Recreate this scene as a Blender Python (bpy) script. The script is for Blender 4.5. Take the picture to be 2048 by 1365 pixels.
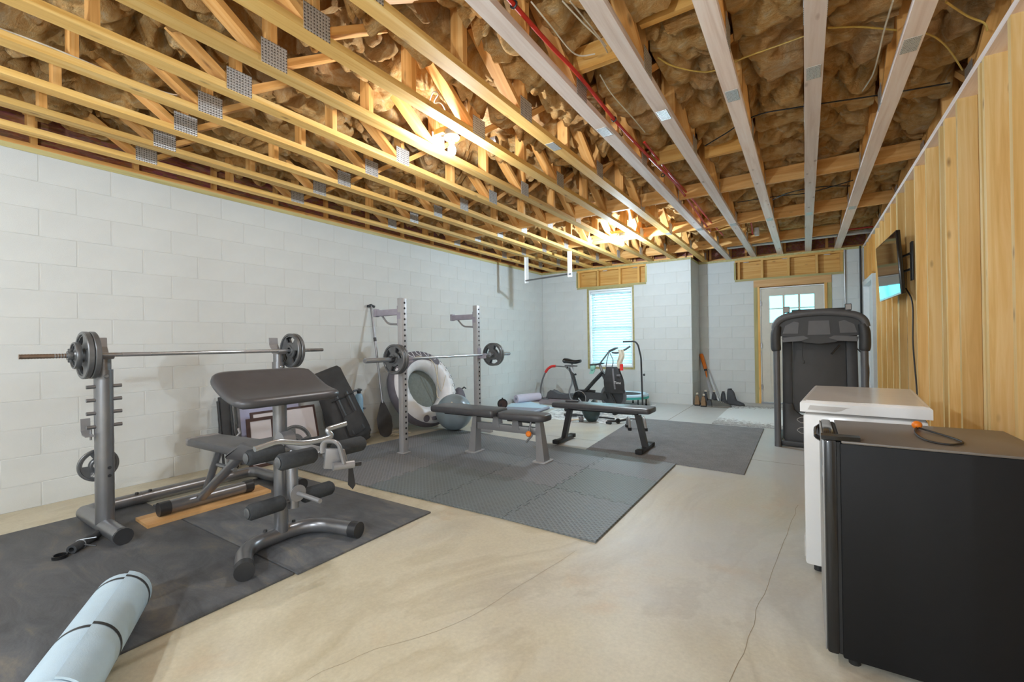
import bpy, bmesh, math, random
from mathutils import Vector, Matrix, Euler, noise
random.seed(7)
R = math.radians
PI = math.pi
sc = bpy.context.scene
col = sc.collection
for o in list(bpy.data.objects):
    bpy.data.objects.remove(o)

# ------------------------------------------------------------------ camera
F_PX, YAW, PITCH, ROLL, CAM_H = 894.5, -0.58065, 0.0039, -0.01455, 1.162
fwd = Vector((math.sin(YAW) * math.cos(PITCH), math.cos(YAW) * math.cos(PITCH), math.sin(PITCH)))
rgt = Vector((math.cos(YAW), -math.sin(YAW), 0))
upv = rgt.cross(fwd)
r2 = rgt * math.cos(ROLL) + upv * math.sin(ROLL)
u2 = -rgt * math.sin(ROLL) + upv * math.cos(ROLL)
cam = bpy.data.cameras.new('camera')
cam.sensor_fit = 'HORIZONTAL'
cam.sensor_width = 36
cam.lens = F_PX / 2048 * 36
cam.clip_start = 0.02
co = bpy.data.objects.new('camera', cam)
co.matrix_world = Matrix(((r2.x, u2.x, -fwd.x, 0), (r2.y, u2.y, -fwd.y, 0), (r2.z, u2.z, -fwd.z, CAM_H), (0, 0, 0, 1)))
col.objects.link(co)
sc.camera = co

def PX(x, y, ax, val):
    "the point where the sight line through photo pixel (x, y) meets the plane axis=val"
    d = r2 * ((x - 1024) / F_PX) - u2 * ((y - 682.5) / F_PX) + fwd
    c = Vector((0, 0, CAM_H)); return c + d * ((val - c[ax]) / d[ax])

# ------------------------------------------------------------------ world, view
sc.view_settings.view_transform = 'Standard'
sc.view_settings.look = 'None'
sc.view_settings.gamma = 1
sc.view_settings.use_curve_mapping = False
sc.view_settings.exposure = 0.15
w = bpy.data.worlds.new('daylight')
sc.world = w
w.use_nodes = True
bg = w.node_tree.nodes['Background']
bg.inputs[0].default_value = (0.50, 0.88, 1.0, 1)
bg.inputs[1].default_value = 19.0
BULB_GLOW = 14.0         # emission of the glass of each bulb
BULB_P = 92.0           # watts of each bulb's lamp
BULB_C = (0.82, 0.91, 1.0)

# ------------------------------------------------------------------ helpers
PM = {}
def tagp(o, label=None, cat=None, group=None, kind=None):
    if label: o['label'] = label
    if cat: o['category'] = cat
    if group: o['group'] = group
    if kind: o['kind'] = kind
    return o
def thing(name, label, cat, loc=(0, 0, 0), rotz=0, group=None, kind=None, rot=None):
    o = bpy.data.objects.new(name, None)
    o.empty_display_size = 0.1
    m = Matrix.Translation(loc) @ (rot.to_4x4() if rot is not None else Matrix.Rotation(rotz, 4, 'Z'))
    o.matrix_basis = m
    col.objects.link(o)
    PM[o.name] = m
    return tagp(o, label, cat, group, kind)
def struct(name, label=None, loc=(0, 0, 0)):
    return thing(name, label, None, loc, kind='structure')
def frame(d, hint=(0, 0, 1)):
    d = Vector(d).normalized()
    h = Vector(hint)
    if abs(d.dot(h)) > 0.98: h = Vector((1, 0, 0)) if abs(d.x) < 0.9 else Vector((0, 1, 0))
    x = h.cross(d).normalized()
    y = d.cross(x)
    return x, y, d
def spl(pts, k=6, closed=False):
    P = [Vector(p) for p in pts]
    n = len(P); out = []
    rng = n if closed else n - 1
    for i in range(rng):
        p0 = P[(i - 1) % n] if closed or i > 0 else P[0]
        p1 = P[i]; p2 = P[(i + 1) % n]
        p3 = P[(i + 2) % n] if closed or i + 2 < n else P[-1]
        for j in range(k):
            t = j / k
            out.append(0.5 * ((2 * p1) + (-p0 + p2) * t + (2 * p0 - 5 * p1 + 4 * p2 - p3) * t * t + (-p0 + 3 * p1 - 3 * p2 + p3) * t ** 3))
    if not closed: out.append(P[-1])
    return out
def arcs(pts, rad, k=5):
    "polyline with rounded corners"
    P = [Vector(p) for p in pts]; out = [P[0]]
    for i in range(1, len(P) - 1):
        a = (P[i - 1] - P[i]); b = (P[i + 1] - P[i])
        r = min(rad, a.length * .49, b.length * .49)
        a.normalize(); b.normalize()
        s, e = P[i] + a * r, P[i] + b * r
        for j in range(k + 1):
            t = j / k
            out.append(s * (1 - t) ** 2 + P[i] * 2 * t * (1 - t) + e * t * t)
    out.append(P[-1])
    return out
def circ(r, n=24, c=(0, 0)):
    return [(c[0] + r * math.cos(2 * PI * i / n), c[1] + r * math.sin(2 * PI * i / n)) for i in range(n)]
def rrect(wd, ht, r, k=4):
    out = []
    for cx, cy, a in ((wd / 2 - r, ht / 2 - r, 0), (-wd / 2 + r, ht / 2 - r, 90), (-wd / 2 + r, -ht / 2 + r, 180), (wd / 2 - r, -ht / 2 + r, 270)):
        for j in range(k + 1):
            t = R(a + 90 * j / k)
            out.append((cx + r * math.cos(t), cy + r * math.sin(t)))
    return out
class M:
    def __init__(s, T=None):
        s.v = []; s.f = []; s.T = T          # T: optional matrix applied to what is added
    def add(s, vs, fs):
        b = len(s.v)
        s.v += [(s.T @ Vector(v)) if s.T is not None else Vector(v) for v in vs]
        s.f += [tuple(b + i for i in f) for f in fs]
        return s
    def box(s, c, sz, rot=None, bev=0, seg=2):
        hx, hy, hz = sz[0] / 2, sz[1] / 2, sz[2] / 2
        rm = (rot if isinstance(rot, Matrix) else Euler(rot).to_matrix()) if rot is not None else None
        c = Vector(c)
        if bev:
            bm = bmesh.new(); bmesh.ops.create_cube(bm, size=1)
            for v in bm.verts: v.co = Vector((v.co.x * sz[0], v.co.y * sz[1], v.co.z * sz[2]))
            bmesh.ops.bevel(bm, geom=bm.edges[:], offset=min(bev, min(sz) * .49), segments=seg, profile=0.5, affect='EDGES')
            bm.verts.index_update()
            vs = [v.co.copy() for v in bm.verts]; fs = [[v.index for v in f.verts] for f in bm.faces]
            bm.free()
        else:
            vs = [Vector((x * hx, y * hy, z * hz)) for x in (-1, 1) for y in (-1, 1) for z in (-1, 1)]
            fs = [(0, 1, 3, 2), (4, 6, 7, 5), (0, 4, 5, 1), (2, 3, 7, 6), (0, 2, 6, 4), (1, 5, 7, 3)]
        return s.add([(rm @ v if rm is not None else v) + c for v in vs], fs)
    def bx(s, x0, x1, y0, y1, z0, z1, bev=0):
        return s.box(((x0 + x1) / 2, (y0 + y1) / 2, (z0 + z1) / 2), (x1 - x0, y1 - y0, z1 - z0), None, bev)
    def tube(s, pts, r, n=12, closed=False, cap=True, flat=1.0, hint=(0, 0, 1)):
        P = [Vector(p) for p in pts]; m = len(P)
        rs = r if isinstance(r, (list, tuple)) else [r] * m
        vs = []; fs = []; X = None
        for i in range(m):
            if closed: d = P[(i + 1) % m] - P[i - 1]
            else: d = P[min(i + 1, m - 1)] - P[max(i - 1, 0)]
            if d.length < 1e-9: d = Vector((0, 0, 1))
            d.normalize()
            if X is None: X, Y, _ = frame(d, hint)
            else:
                X = (X - d * X.dot(d)).normalized(); Y = d.cross(X)
            for j in range(n):
                a = 2 * PI * j / n
                vs.append(P[i] + X * (rs[i] * math.cos(a)) + Y * (rs[i] * flat * math.sin(a)))
        for i in range(m if closed else m - 1):
            for j in range(n):
                k = (i + 1) % m
                fs.append((i * n + j, i * n + (j + 1) % n, k * n + (j + 1) % n, k * n + j))
        if cap and not closed:
            fs.append(tuple(range(n))[::-1]); fs.append(tuple((m - 1) * n + j for j in range(n)))
        return s.add(vs, fs)
    def cyl(s, a, b, r, r1=None, n=16, cap=True):
        return s.tube([a, b], [r, r if r1 is None else r1], n, cap=cap)
    def lathe(s, prof, o=(0, 0, 0), axis=(0, 0, 1), n=24, closed=False):
        X, Y, Z = frame(axis); o = Vector(o); vs = []; fs = []; m = len(prof)
        for r, z in prof:
            for j in range(n):
                a = 2 * PI * j / n
                vs.append(o + X * (r * math.cos(a)) + Y * (r * math.sin(a)) + Z * z)
        for i in range(m if closed else m - 1):
            k = (i + 1) % m
            for j in range(n):
                fs.append((i * n + j, i * n + (j + 1) % n, k * n + (j + 1) % n, k * n + j))
        if not closed:
            fs.append(tuple(range(n))[::-1]); fs.append(tuple((m - 1) * n + j for j in range(n)))
        return s.add(vs, fs)
    def ell(s, c, r, rot=None, n=16, m=10):
        rm = Euler(rot).to_matrix() if rot is not None else Matrix.Identity(3)
        if not isinstance(r, (tuple, list)): r = (r, r, r)
        vs = []; fs = []
        for i in range(1, m):
            t = PI * i / m
            for j in range(n):
                a = 2 * PI * j / n
                vs.append(rm @ Vector((r[0] * math.sin(t) * math.cos(a), r[1] * math.sin(t) * math.sin(a), r[2] * math.cos(t))) + Vector(c))
        vs.append(rm @ Vector((0, 0, r[2])) + Vector(c)); vs.append(rm @ Vector((0, 0, -r[2])) + Vector(c))
        t, b = len(vs) - 2, len(vs) - 1
        for i in range(m - 2):
            for j in range(n): fs.append((i * n + j, (i + 1) * n + j, (i + 1) * n + (j + 1) % n, i * n + (j + 1) % n))
        for j in range(n):
            fs.append((t, j, (j + 1) % n)); fs.append((b, (m - 2) * n + (j + 1) % n, (m - 2) * n + j))
        return s.add(vs, fs)
    def prism(s, out, t, o=(0, 0, 0), X=(1, 0, 0), Y=(0, 1, 0), bev=0):
        "2-D outline in the X,Y frame at o, extruded by t along X x Y (centred); optional soft rim"
        X = Vector(X).normalized(); Y = Vector(Y).normalized(); Z = X.cross(Y).normalized(); o = Vector(o)
        cx = sum(p[0] for p in out) / len(out); cy = sum(p[1] for p in out) / len(out)
        layers = [(0, -t / 2), (0, t / 2)]
        if bev:
            layers = [(bev, -t / 2), (bev * .3, -t / 2 + bev * .3), (0, -t / 2 + bev), (0, t / 2 - bev), (bev * .3, t / 2 - bev * .3), (bev, t / 2)]
        n = len(out); vs = []; fs = []
        for ins, z in layers:
            for i, p in enumerate(out):
                if ins:
                    a = out[i - 1]; b = out[(i + 1) % n]
                    tx, ty = b[0] - a[0], b[1] - a[1]; l = math.hypot(tx, ty) or 1
                    q = (p[0] - ty / l * ins, p[1] + tx / l * ins)
                else: q = p
                vs.append(o + X * q[0] + Y * q[1] + Z * z)
        for k in range(len(layers) - 1):
            for i in range(n): fs.append((k * n + i, k * n + (i + 1) % n, (k + 1) * n + (i + 1) % n, (k + 1) * n + i))
        fs.append(tuple(range(n))[::-1]); fs.append(tuple((len(layers) - 1) * n + i for i in range(n)))
        return s.add(vs, fs)
    def grid(s, fn, nu, nv, cu=False, cv=False):
        vs = [fn(i / (nu if cu else nu - 1), j / (nv if cv else nv - 1)) for i in range(nu) for j in range(nv)]
        fs = []
        for i in range(nu if cu else nu - 1):
            for j in range(nv if cv else nv - 1):
                i2, j2 = (i + 1) % nu, (j + 1) % nv
                fs.append((i * nv + j, i2 * nv + j, i2 * nv + j2, i * nv + j2))
        return s.add(vs, fs)
    def polar(s, r0, r1, z0, z1, nr, na, hole, T):
        "solid disc web with openings: hole(r, a) -> True where open"
        keep = {}
        for i in range(nr):
            for j in range(na):
                rr = r0 + (i + .5) / nr * (r1 - r0); aa = (j + .5) / na * 2 * PI
                keep[i, j] = not hole(rr, aa)
        vs = []; fs = []
        idx = lambda i, j, k: (k * (nr + 1) + i) * na + j % na
        for k in (0, 1):
            for i in range(nr + 1):
                for j in range(na):
                    rr = r0 + i / nr * (r1 - r0); aa = j / na * 2 * PI
                    vs.append(T @ Vector((rr * math.cos(aa), rr * math.sin(aa), z1 if k else z0)))
        for (i, j), on in keep.items():
            if not on: continue
            a, b, c, d = (i, j), (i + 1, j), (i + 1, j + 1), (i, j + 1)
            fs.append(tuple(idx(*p, 1) for p in (a, b, c, d))); fs.append(tuple(idx(*p, 0) for p in (d, c, b, a)))
            for nb, e in (((i, (j - 1) % na), (a, b)), ((i, (j + 1) % na), (c, d)), ((i - 1, j), (d, a)), ((i + 1, j), (b, c))):
                if not keep.get(nb, False):
                    p, q = e
                    fs.append((idx(*p, 0), idx(*q, 0), idx(*q, 1), idx(*p, 1)))
        used = sorted({i for f in fs for i in f}); mp = {u: n for n, u in enumerate(used)}
        return s.add([vs[u] for u in used], [tuple(mp[i] for i in f) for f in fs])
    def build(s, name, mat, parent=None, sharp=38, label=None, local=False, **kw):
        me = bpy.data.meshes.new(name)
        vs = s.v
        pm = PM.get(parent.name) if parent is not None else None
        if pm is not None and not local:
            inv = pm.inverted(); vs = [inv @ v for v in vs]
        base = Vector((0, 0, 0))
        if parent is None and vs:                      # origin at the base of a one-mesh thing
            lo = Vector([min(v[i] for v in vs) for i in range(3)]); hi = Vector([max(v[i] for v in vs) for i in range(3)])
            base = Vector(((lo.x + hi.x) / 2, (lo.y + hi.y) / 2, lo.z)); vs = [v - base for v in vs]
        me.from_pydata([tuple(v) for v in vs], [], s.f)
        bm = bmesh.new(); bm.from_mesh(me); bmesh.ops.recalc_face_normals(bm, faces=bm.faces[:]); bm.to_mesh(me); bm.free()
        for p in me.polygons: p.use_smooth = True
        me.set_sharp_from_angle(angle=R(sharp))
        me.materials.append(MAT[mat] if isinstance(mat, str) else mat)
        o = bpy.data.objects.new(name, me); col.objects.link(o)
        if parent is not None:
            o.parent = parent
            if pm is not None: PM[o.name] = pm
        else:
            o.location = base; PM[o.name] = Matrix.Translation(base)
        return tagp(o, label, kw.get('cat'), kw.get('group'), kw.get('kind'))
_mesh = {}
def inst(name, key, maker, mat, parent=None, mtx=None):
    "object sharing mesh data by key"
    k = (key, mat)
    if k not in _mesh:
        m = maker(); me = bpy.data.meshes.new(name)
        me.from_pydata([tuple(v) for v in m.v], [], m.f)
        bm = bmesh.new(); bm.from_mesh(me); bmesh.ops.recalc_face_normals(bm, faces=bm.faces[:]); bm.to_mesh(me); bm.free()
        for p in me.polygons: p.use_smooth = True
        me.set_sharp_from_angle(angle=R(38))
        me.materials.append(MAT[mat]); _mesh[k] = me
    o = bpy.data.objects.new(name, _mesh[k]); col.objects.link(o)
    if parent is not None:
        o.parent = parent; pm = PM.get(parent.name)
        if pm is not None and mtx is not None: mtx = pm.inverted() @ mtx
    if mtx is not None: o.matrix_basis = mtx
    return o
def lumber(name, a, b, wd, th, mat, parent=None, wdir=(1, 0, 0)):
    "board from a to b; wd measured along wdir, th across"
    a = Vector(a); b = Vector(b); Y = (b - a); L = Y.length; Y.normalize()
    X = Vector(wdir); X = (X - Y * X.dot(Y)).normalized(); Z = X.cross(Y)
    mt = Matrix(((X.x, Y.x, Z.x, a.x), (X.y, Y.y, Z.y, a.y), (X.z, Y.z, Z.z, a.z), (0, 0, 0, 1)))
    L = round(L, 3)
    return inst(name, ('lum', L, wd, th), lambda: M().bx(-wd / 2, wd / 2, 0, L, -th / 2, th / 2), mat, parent, mt)
def copy_tree(o, parent=None, loc=None, rotz=None, **kw):
    c = o.copy(); col.objects.link(c)
    if parent is not None: c.parent = parent
    if loc is not None: c.location = loc
    if rotz is not None: c.rotation_euler = (0, 0, rotz)
    for ch in list(o.children): copy_tree(ch, c)
    return tagp(c, kw.get('label'), kw.get('cat'), kw.get('group'))
def text(body, size, mat, parent, mtx, name='lettering', ext=0.0006, align='CENTER'):
    cu = bpy.data.curves.new(name, 'FONT'); cu.body = body; cu.size = size; cu.extrude = ext
    cu.align_x = align; cu.align_y = 'CENTER'; cu.resolution_u = 3
    t = bpy.data.objects.new('tmp', cu); col.objects.link(t)
    me = bpy.data.meshes.new_from_object(t.evaluated_get(bpy.context.evaluated_depsgraph_get()))
    bpy.data.objects.remove(t)
    me.materials.clear(); me.materials.append(MAT[mat])
    o = bpy.data.objects.new(name, me); col.objects.link(o)
    if parent is not None:
        o.parent = parent; pm = PM.get(parent.name)
        if pm is not None: mtx = pm.inverted() @ mtx
    o.matrix_basis = mtx
    return o
def mtxf(o, X, Y):
    X = Vector(X).normalized(); Y = Vector(Y); Y = (Y - X * Y.dot(X)).normalized(); Z = X.cross(Y)
    return Matrix(((X.x, Y.x, Z.x, o[0]), (X.y, Y.y, Z.y, o[1]), (X.z, Y.z, Z.z, o[2]), (0, 0, 0, 1)))

# ------------------------------------------------------------------ materials
MAT = {}
def srgb(r, g, b):
    return tuple((c / 255 / 12.92 if c / 255 <= .04045 else ((c / 255 + .055) / 1.055) ** 2.4) for c in (r, g, b)) + (1,)
class N:
    "tiny node-graph helper"
    def __init__(s, name):
        s.m = bpy.data.materials.new(name); s.m.use_nodes = True; s.t = s.m.node_tree
        s.b = s.t.nodes['Principled BSDF']; MAT[name] = s.m
    def n(s, ty, **kw):
        nd = s.t.nodes.new(ty)
        for k, v in kw.items():
            if k.startswith('i_'):
                key = k[2:]; key = int(key) if key.isdigit() else key
                nd.inputs[key].default_value = v
            else: setattr(nd, k, v)
        return nd
    def l(s, a, b): s.t.links.new(a, b)
    def coord(s, scale=(1, 1, 1), kind='Object', rnd=False):
        tc = s.n('ShaderNodeTexCoord'); mp = s.n('ShaderNodeMapping'); mp.inputs['Scale'].default_value = scale
        s.l(tc.outputs[kind], mp.inputs[0])
        if rnd:
            oi = s.n('ShaderNodeObjectInfo'); mu = s.n('ShaderNodeMath', operation='MULTIPLY', i_1=37.0)
            s.l(oi.outputs['Random'], mu.inputs[0])
            cb = s.n('ShaderNodeCombineXYZ')
            for i in range(3): s.l(mu.outputs[0], cb.inputs[i])
            s.l(cb.outputs[0], mp.inputs['Location'])
        return mp.outputs[0]
    def noise(s, vec, sc=5.0, det=4.0, rough=.55, dist=0.0):
        nd = s.n('ShaderNodeTexNoise'); nd.inputs['Scale'].default_value = sc; nd.inputs['Detail'].default_value = det
        nd.inputs['Roughness'].default_value = rough; nd.inputs['Distortion'].default_value = dist
        s.l(vec, nd.inputs['Vector']); return nd.outputs['Fac']
    def ramp(s, fac, stops):
        r = s.n('ShaderNodeValToRGB'); e = r.color_ramp.elements
        while len(e) < len(stops): e.new(0.5)
        for el, (p, c) in zip(e, stops): el.position = p; el.color = c
        s.l(fac, r.inputs[0]); return r.outputs[0]
    def mix(s, a, b, fac, mode='MIX'):
        x = s.n('ShaderNodeMix', data_type='RGBA', blend_type=mode)
        for v, sock in ((fac, x.inputs[0]), (a, x.inputs[6]), (b, x.inputs[7])):
            if isinstance(v, bpy.types.NodeSocket): s.l(v, sock)
            else: sock.default_value = v
        return x.outputs[2]
    def bump(s, h, st=.3, d=.01):
        b = s.n('ShaderNodeBump'); b.inputs['Strength'].default_value = st; b.inputs['Distance'].default_value = d
        s.l(h, b.inputs['Height']); s.l(b.outputs[0], s.b.inputs['Normal'])
    def out(s, c=None, rough=.5, metal=0.0, spec=None):
        if c is not None:
            if isinstance(c, bpy.types.NodeSocket): s.l(c, s.b.inputs['Base Color'])
            else: s.b.inputs['Base Color'].default_value = c
        if isinstance(rough, bpy.types.NodeSocket): s.l(rough, s.b.inputs['Roughness'])
        else: s.b.inputs['Roughness'].default_value = rough
        s.b.inputs['Metallic'].default_value = metal
        if spec is not None: s.b.inputs['Specular IOR Level'].default_value = spec
        return s.m
def plain(name, c, rough=.5, metal=0.0, var=.12, sc=14.0, bump=0.0, bsc=120.0, spec=None):
    n = N(name); v = n.coord()
    k = n.noise(v, sc, 3)
    lo = tuple(x * (1 - var) for x in c[:3]) + (1,); hi = tuple(min(1, x * (1 + var)) for x in c[:3]) + (1,)
    cc = n.ramp(k, [(.3, lo), (.7, hi)])
    if bump: n.bump(n.noise(v, bsc, 2), bump, .004)
    return n.out(cc, rough, metal, spec)
def wood(name, lo, mid, hi, knots=True, rough=.62, grain=26.0):
    n = N(name); v = n.coord((grain, 1.1, grain), rnd=True)
    g = n.noise(v, 1.0, 5, .6, .6)
    c = n.ramp(g, [(.28, lo), (.5, mid), (.74, hi)])
    oi = n.n('ShaderNodeObjectInfo')
    mr = n.n('ShaderNodeMapRange', i_3=.80, i_4=1.12); n.l(oi.outputs['Random'], mr.inputs[0])
    cb = n.n('ShaderNodeCombineColor')
    for i in range(3): n.l(mr.outputs[0], cb.inputs[i])
    c = n.mix(c, cb.outputs[0], 1.0, 'MULTIPLY')
    if knots:
        vk = n.coord((9, 3.2, 9), rnd=True)
        vo = n.n('ShaderNodeTexVoronoi', i_Scale=1.0); n.l(vk, vo.inputs['Vector'])
        kf = n.ramp(vo.outputs['Distance'], [(.0, (.85, .85, .85, 1)), (.13, (0, 0, 0, 1))])
        c = n.mix(c, srgb(112, 66, 28), kf)
    n.bump(g, .12, .003)
    return n.out(c, rough)
wood('pine', srgb(210, 158, 78), srgb(230, 186, 106), srgb(242, 208, 138))
wood('pine_web', srgb(208, 144, 70), srgb(232, 173, 98), srgb(246, 200, 132))
wood('pine_stud', srgb(216, 176, 104), srgb(232, 198, 132), srgb(244, 220, 166))
wood('pine_board', srgb(208, 146, 66), srgb(228, 174, 92), srgb(240, 196, 122))
wood('treated', srgb(160, 150, 96), srgb(184, 172, 116), srgb(200, 188, 136), knots=False)
wood('plank', srgb(214, 158, 96), srgb(228, 178, 118), srgb(238, 196, 142), knots=False)
wood('pale_wood', srgb(220, 200, 188), srgb(238, 222, 213), srgb(246, 236, 230))

n = N('block_paint'); v = n.coord(kind='Object')
c = n.ramp(n.noise(v, 3, 4), [(.3, srgb(204, 207, 205)), (.7, srgb(213, 216, 214))])
n.bump(n.noise(v, 240, 3, .7), .35, .004); n.out(c, .6)
n = N('mortar_paint'); v = n.coord()
n.bump(n.noise(v, 160, 3, .7), .4, .004); n.out(srgb(204, 206, 203), .7)

n = N('concrete'); v = n.coord()
a = n.noise(v, .55, 6, .55, .8)
c1 = n.ramp(a, [(.30, srgb(190, 180, 150)), (.48, srgb(204, 197, 172)), (.62, srgb(196, 192, 178)), (.78, srgb(212, 208, 192))])
sw = n.noise(n.coord((1.0, .5, 1)), 1.1, 5, .55, 2.0)
c2 = n.ramp(sw, [(.36, srgb(214, 206, 186)), (.47, srgb(176, 164, 140)), (.52, srgb(206, 198, 178)), (.66, srgb(190, 180, 158))])
c = n.mix(c1, c2, .40)
sp = n.noise(v, 2.2, 4, .6, .4)
c = n.mix(c, srgb(200, 170, 132), n.ramp(sp, [(.58, (0, 0, 0, 1)), (.78, (.5, .5, .5, 1))]))
fine = n.noise(v, 60, 4, .7)
c = n.mix(c, n.ramp(fine, [(.3, (.86, .86, .86, 1)), (.7, (1, 1, 1, 1))]), 1.0, 'MULTIPLY')
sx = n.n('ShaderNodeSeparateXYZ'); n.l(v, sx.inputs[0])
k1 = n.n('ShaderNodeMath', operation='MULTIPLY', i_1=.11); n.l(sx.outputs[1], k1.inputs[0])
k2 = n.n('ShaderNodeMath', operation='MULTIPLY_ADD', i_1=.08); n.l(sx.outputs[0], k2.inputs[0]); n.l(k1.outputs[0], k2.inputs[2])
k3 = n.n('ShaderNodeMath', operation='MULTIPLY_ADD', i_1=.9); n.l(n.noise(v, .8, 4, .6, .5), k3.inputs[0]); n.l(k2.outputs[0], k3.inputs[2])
c = n.mix(c, n.mix(c, srgb(186, 190, 194), .78), n.ramp(k3.outputs[0], [(.28, (0, 0, 0, 1)), (.62, (1, 1, 1, 1))]))   # ochre stain; the greyer far end paints in cool daylight
n.bump(n.noise(v, 9, 5, .6), .06, .01)
n.out(c, n.ramp(a, [(.3, (.36, .36, .36, 1)), (.7, (.52, .52, .52, 1))]), 0, .4)

n = N('osb'); v = n.coord((5, 2.2, 9))
vo = n.n('ShaderNodeTexVoronoi', i_Scale=6.0); n.l(v, vo.inputs['Vector'])
c = n.ramp(n.noise(v, 4, 5, .7, 1.5), [(.3, srgb(112, 58, 34)), (.5, srgb(146, 82, 50)), (.72, srgb(176, 112, 72))])
c = n.mix(c, vo.outputs['Color'], .08)
n.out(c, .75)

n = N('insulation'); v = n.coord((7, 7, 7))
f = n.noise(v, 1.0, 7, .68, 1.4)
c = n.ramp(f, [(.26, srgb(196, 128, 64)), (.42, srgb(236, 176, 104)), (.58, srgb(248, 206, 142)), (.76, srgb(254, 236, 202))])
g = n.noise(n.coord((1.2, 1.2, 1.2)), 1.0, 3)
c = n.mix(c, srgb(186, 164, 160), n.ramp(g, [(.5, (0, 0, 0, 1)), (.72, (.3, .3, .3, 1))]))
fb = n.noise(n.coord((12, 60, 40)), 1.2, 6, .75, 2.2)
n.bump(fb, 1.0, .03); n.out(c, .95, 0, .1)

n = N('galvanized'); v = n.coord((150, 62, 62))
vo = n.n('ShaderNodeTexVoronoi', i_Scale=1.0, i_Randomness=.15); n.l(v, vo.inputs['Vector'])
c = n.ramp(vo.outputs['Distance'], [(.20, srgb(104, 100, 94)), (.34, srgb(206, 206, 204))])
n.bump(vo.outputs['Distance'], .8, .004); n.out(c, .42, .55)

plain('white_paint', srgb(236, 238, 238), .45, var=.03)
plain('white_gloss', srgb(232, 230, 226), .16, var=.02)
plain('vinyl', srgb(240, 244, 246), .35, var=.02)
n = N('slat'); n.out(srgb(240, 248, 250), .4); n.b.inputs['Transmission Weight'].default_value = 0
tr = n.n('ShaderNodeBsdfTranslucent', i_Color=(.34, .46, .46, 1)); mx = n.n('ShaderNodeMixShader', i_Fac=.42)
n.l(n.b.outputs[0], mx.inputs[1]); n.l(tr.outputs[0], mx.inputs[2]); n.l(mx.outputs[0], n.t.nodes['Material Output'].inputs[0])
n = N('glass'); n.out((.9, .98, 1, 1), .02); n.b.inputs['Transmission Weight'].default_value = 1; n.b.inputs['IOR'].default_value = 1.05
n = N('obscure_glass'); v = n.coord(); n.bump(n.noise(v, 60, 2), .25, .003); n.out((.085, .29, .30, 1), .25); n.b.inputs['Transmission Weight'].default_value = 1; n.b.inputs['IOR'].default_value = 1.12
n = N('bulb_glass'); n.out((1, 1, 1, 1), .3); n.b.inputs['Emission Color'].default_value = BULB_C + (1,); n.b.inputs['Emission Strength'].default_value = BULB_GLOW
plain('porcelain', srgb(240, 238, 232), .25, var=.02)
plain('steel_dark', srgb(136, 137, 140), .32, .7, var=.05)
plain('steel_gray', srgb(150, 150, 152), .38, .45, var=.04)
plain('chrome', srgb(176, 182, 188), .26, .72, var=.05)
plain('chrome_worn', srgb(140, 122, 108), .32, .7, var=.18, sc=40)
plain('conduit', srgb(176, 178, 178), .35, .8, var=.06)
plain('iron_plate', srgb(110, 112, 114), .36, .5, var=.12, sc=22)
plain('bracket_gray', srgb(150, 146, 158), .5, .1)
plain('black_plastic', srgb(46, 47, 49), .42, var=.1)
plain('black_gloss', srgb(26, 27, 29), .14, var=.08)
plain('vinyl_black', srgb(72, 72, 75), .36, var=.08, bump=.10, bsc=260)
plain('vinyl_gray', srgb(128, 124, 122), .45, var=.05, bump=.10, bsc=260)
plain('foam_black', srgb(54, 57, 60), .85, var=.12, sc=60, bump=.3, bsc=300)
plain('rubber_black', srgb(30, 31, 32), .7, var=.2)
plain('fabric_black', srgb(60, 60, 61), .85, var=.16, sc=9, bump=.3, bsc=180)
plain('fabric_gray', srgb(120, 120, 124), .85, var=.12)
plain('red_pipe', srgb(196, 44, 30), .38, var=.06)
plain('wire_yellow', srgb(204, 170, 84), .5)
plain('wire_white', srgb(214, 204, 184), .5)
plain('wire_black', srgb(30, 28, 27), .5)
plain('pvc', srgb(222, 222, 220), .35, var=.03)
plain('orange', srgb(236, 128, 30), .4, var=.06)
plain('red', srgb(222, 52, 48), .5)
plain('light_blue', srgb(150, 190, 216), .45, var=.05)
plain('teal', srgb(70, 176, 166), .5, var=.05)
plain('mint', srgb(150, 206, 190), .55, var=.05)

# ================================================================== THE SETTING
LW, WW, DW, CX = -4.767, 8.49, 9.22, -1.705      # left wall x, window wall y, door wall y, outside corner x
SW = 0.80                                        # face of the stud wall
ZB, ZT = 2.62, 2.658                             # top of block, underside of the trusses
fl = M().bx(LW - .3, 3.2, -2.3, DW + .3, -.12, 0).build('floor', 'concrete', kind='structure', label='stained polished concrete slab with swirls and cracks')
def crack(pts, r, name='crack'):
    P = spl(pts, 5); m = M()
    vs = []; fs = []
    for i, p in enumerate(P):
        d = (P[min(i + 1, len(P) - 1)] - P[max(i - 1, 0)]).normalized(); nrm = Vector((-d.y, d.x, 0))
        j = Vector((noise.noise(p * 9), noise.noise(p * 9 + Vector((5, 0, 0))), 0)) * .012
        rr = r * (.6 + .5 * abs(noise.noise(p * 6)))
        vs += [p + j + nrm * rr + Vector((0, 0, .0006)), p + j - nrm * rr + Vector((0, 0, .0006))]
    for i in range(len(P) - 1): fs.append((2 * i, 2 * i + 1, 2 * i + 3, 2 * i + 2))
    m.add(vs, fs)
    return m.build(name, 'crack', fl)
plain('crack', srgb(150, 137, 112), .9)

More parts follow.
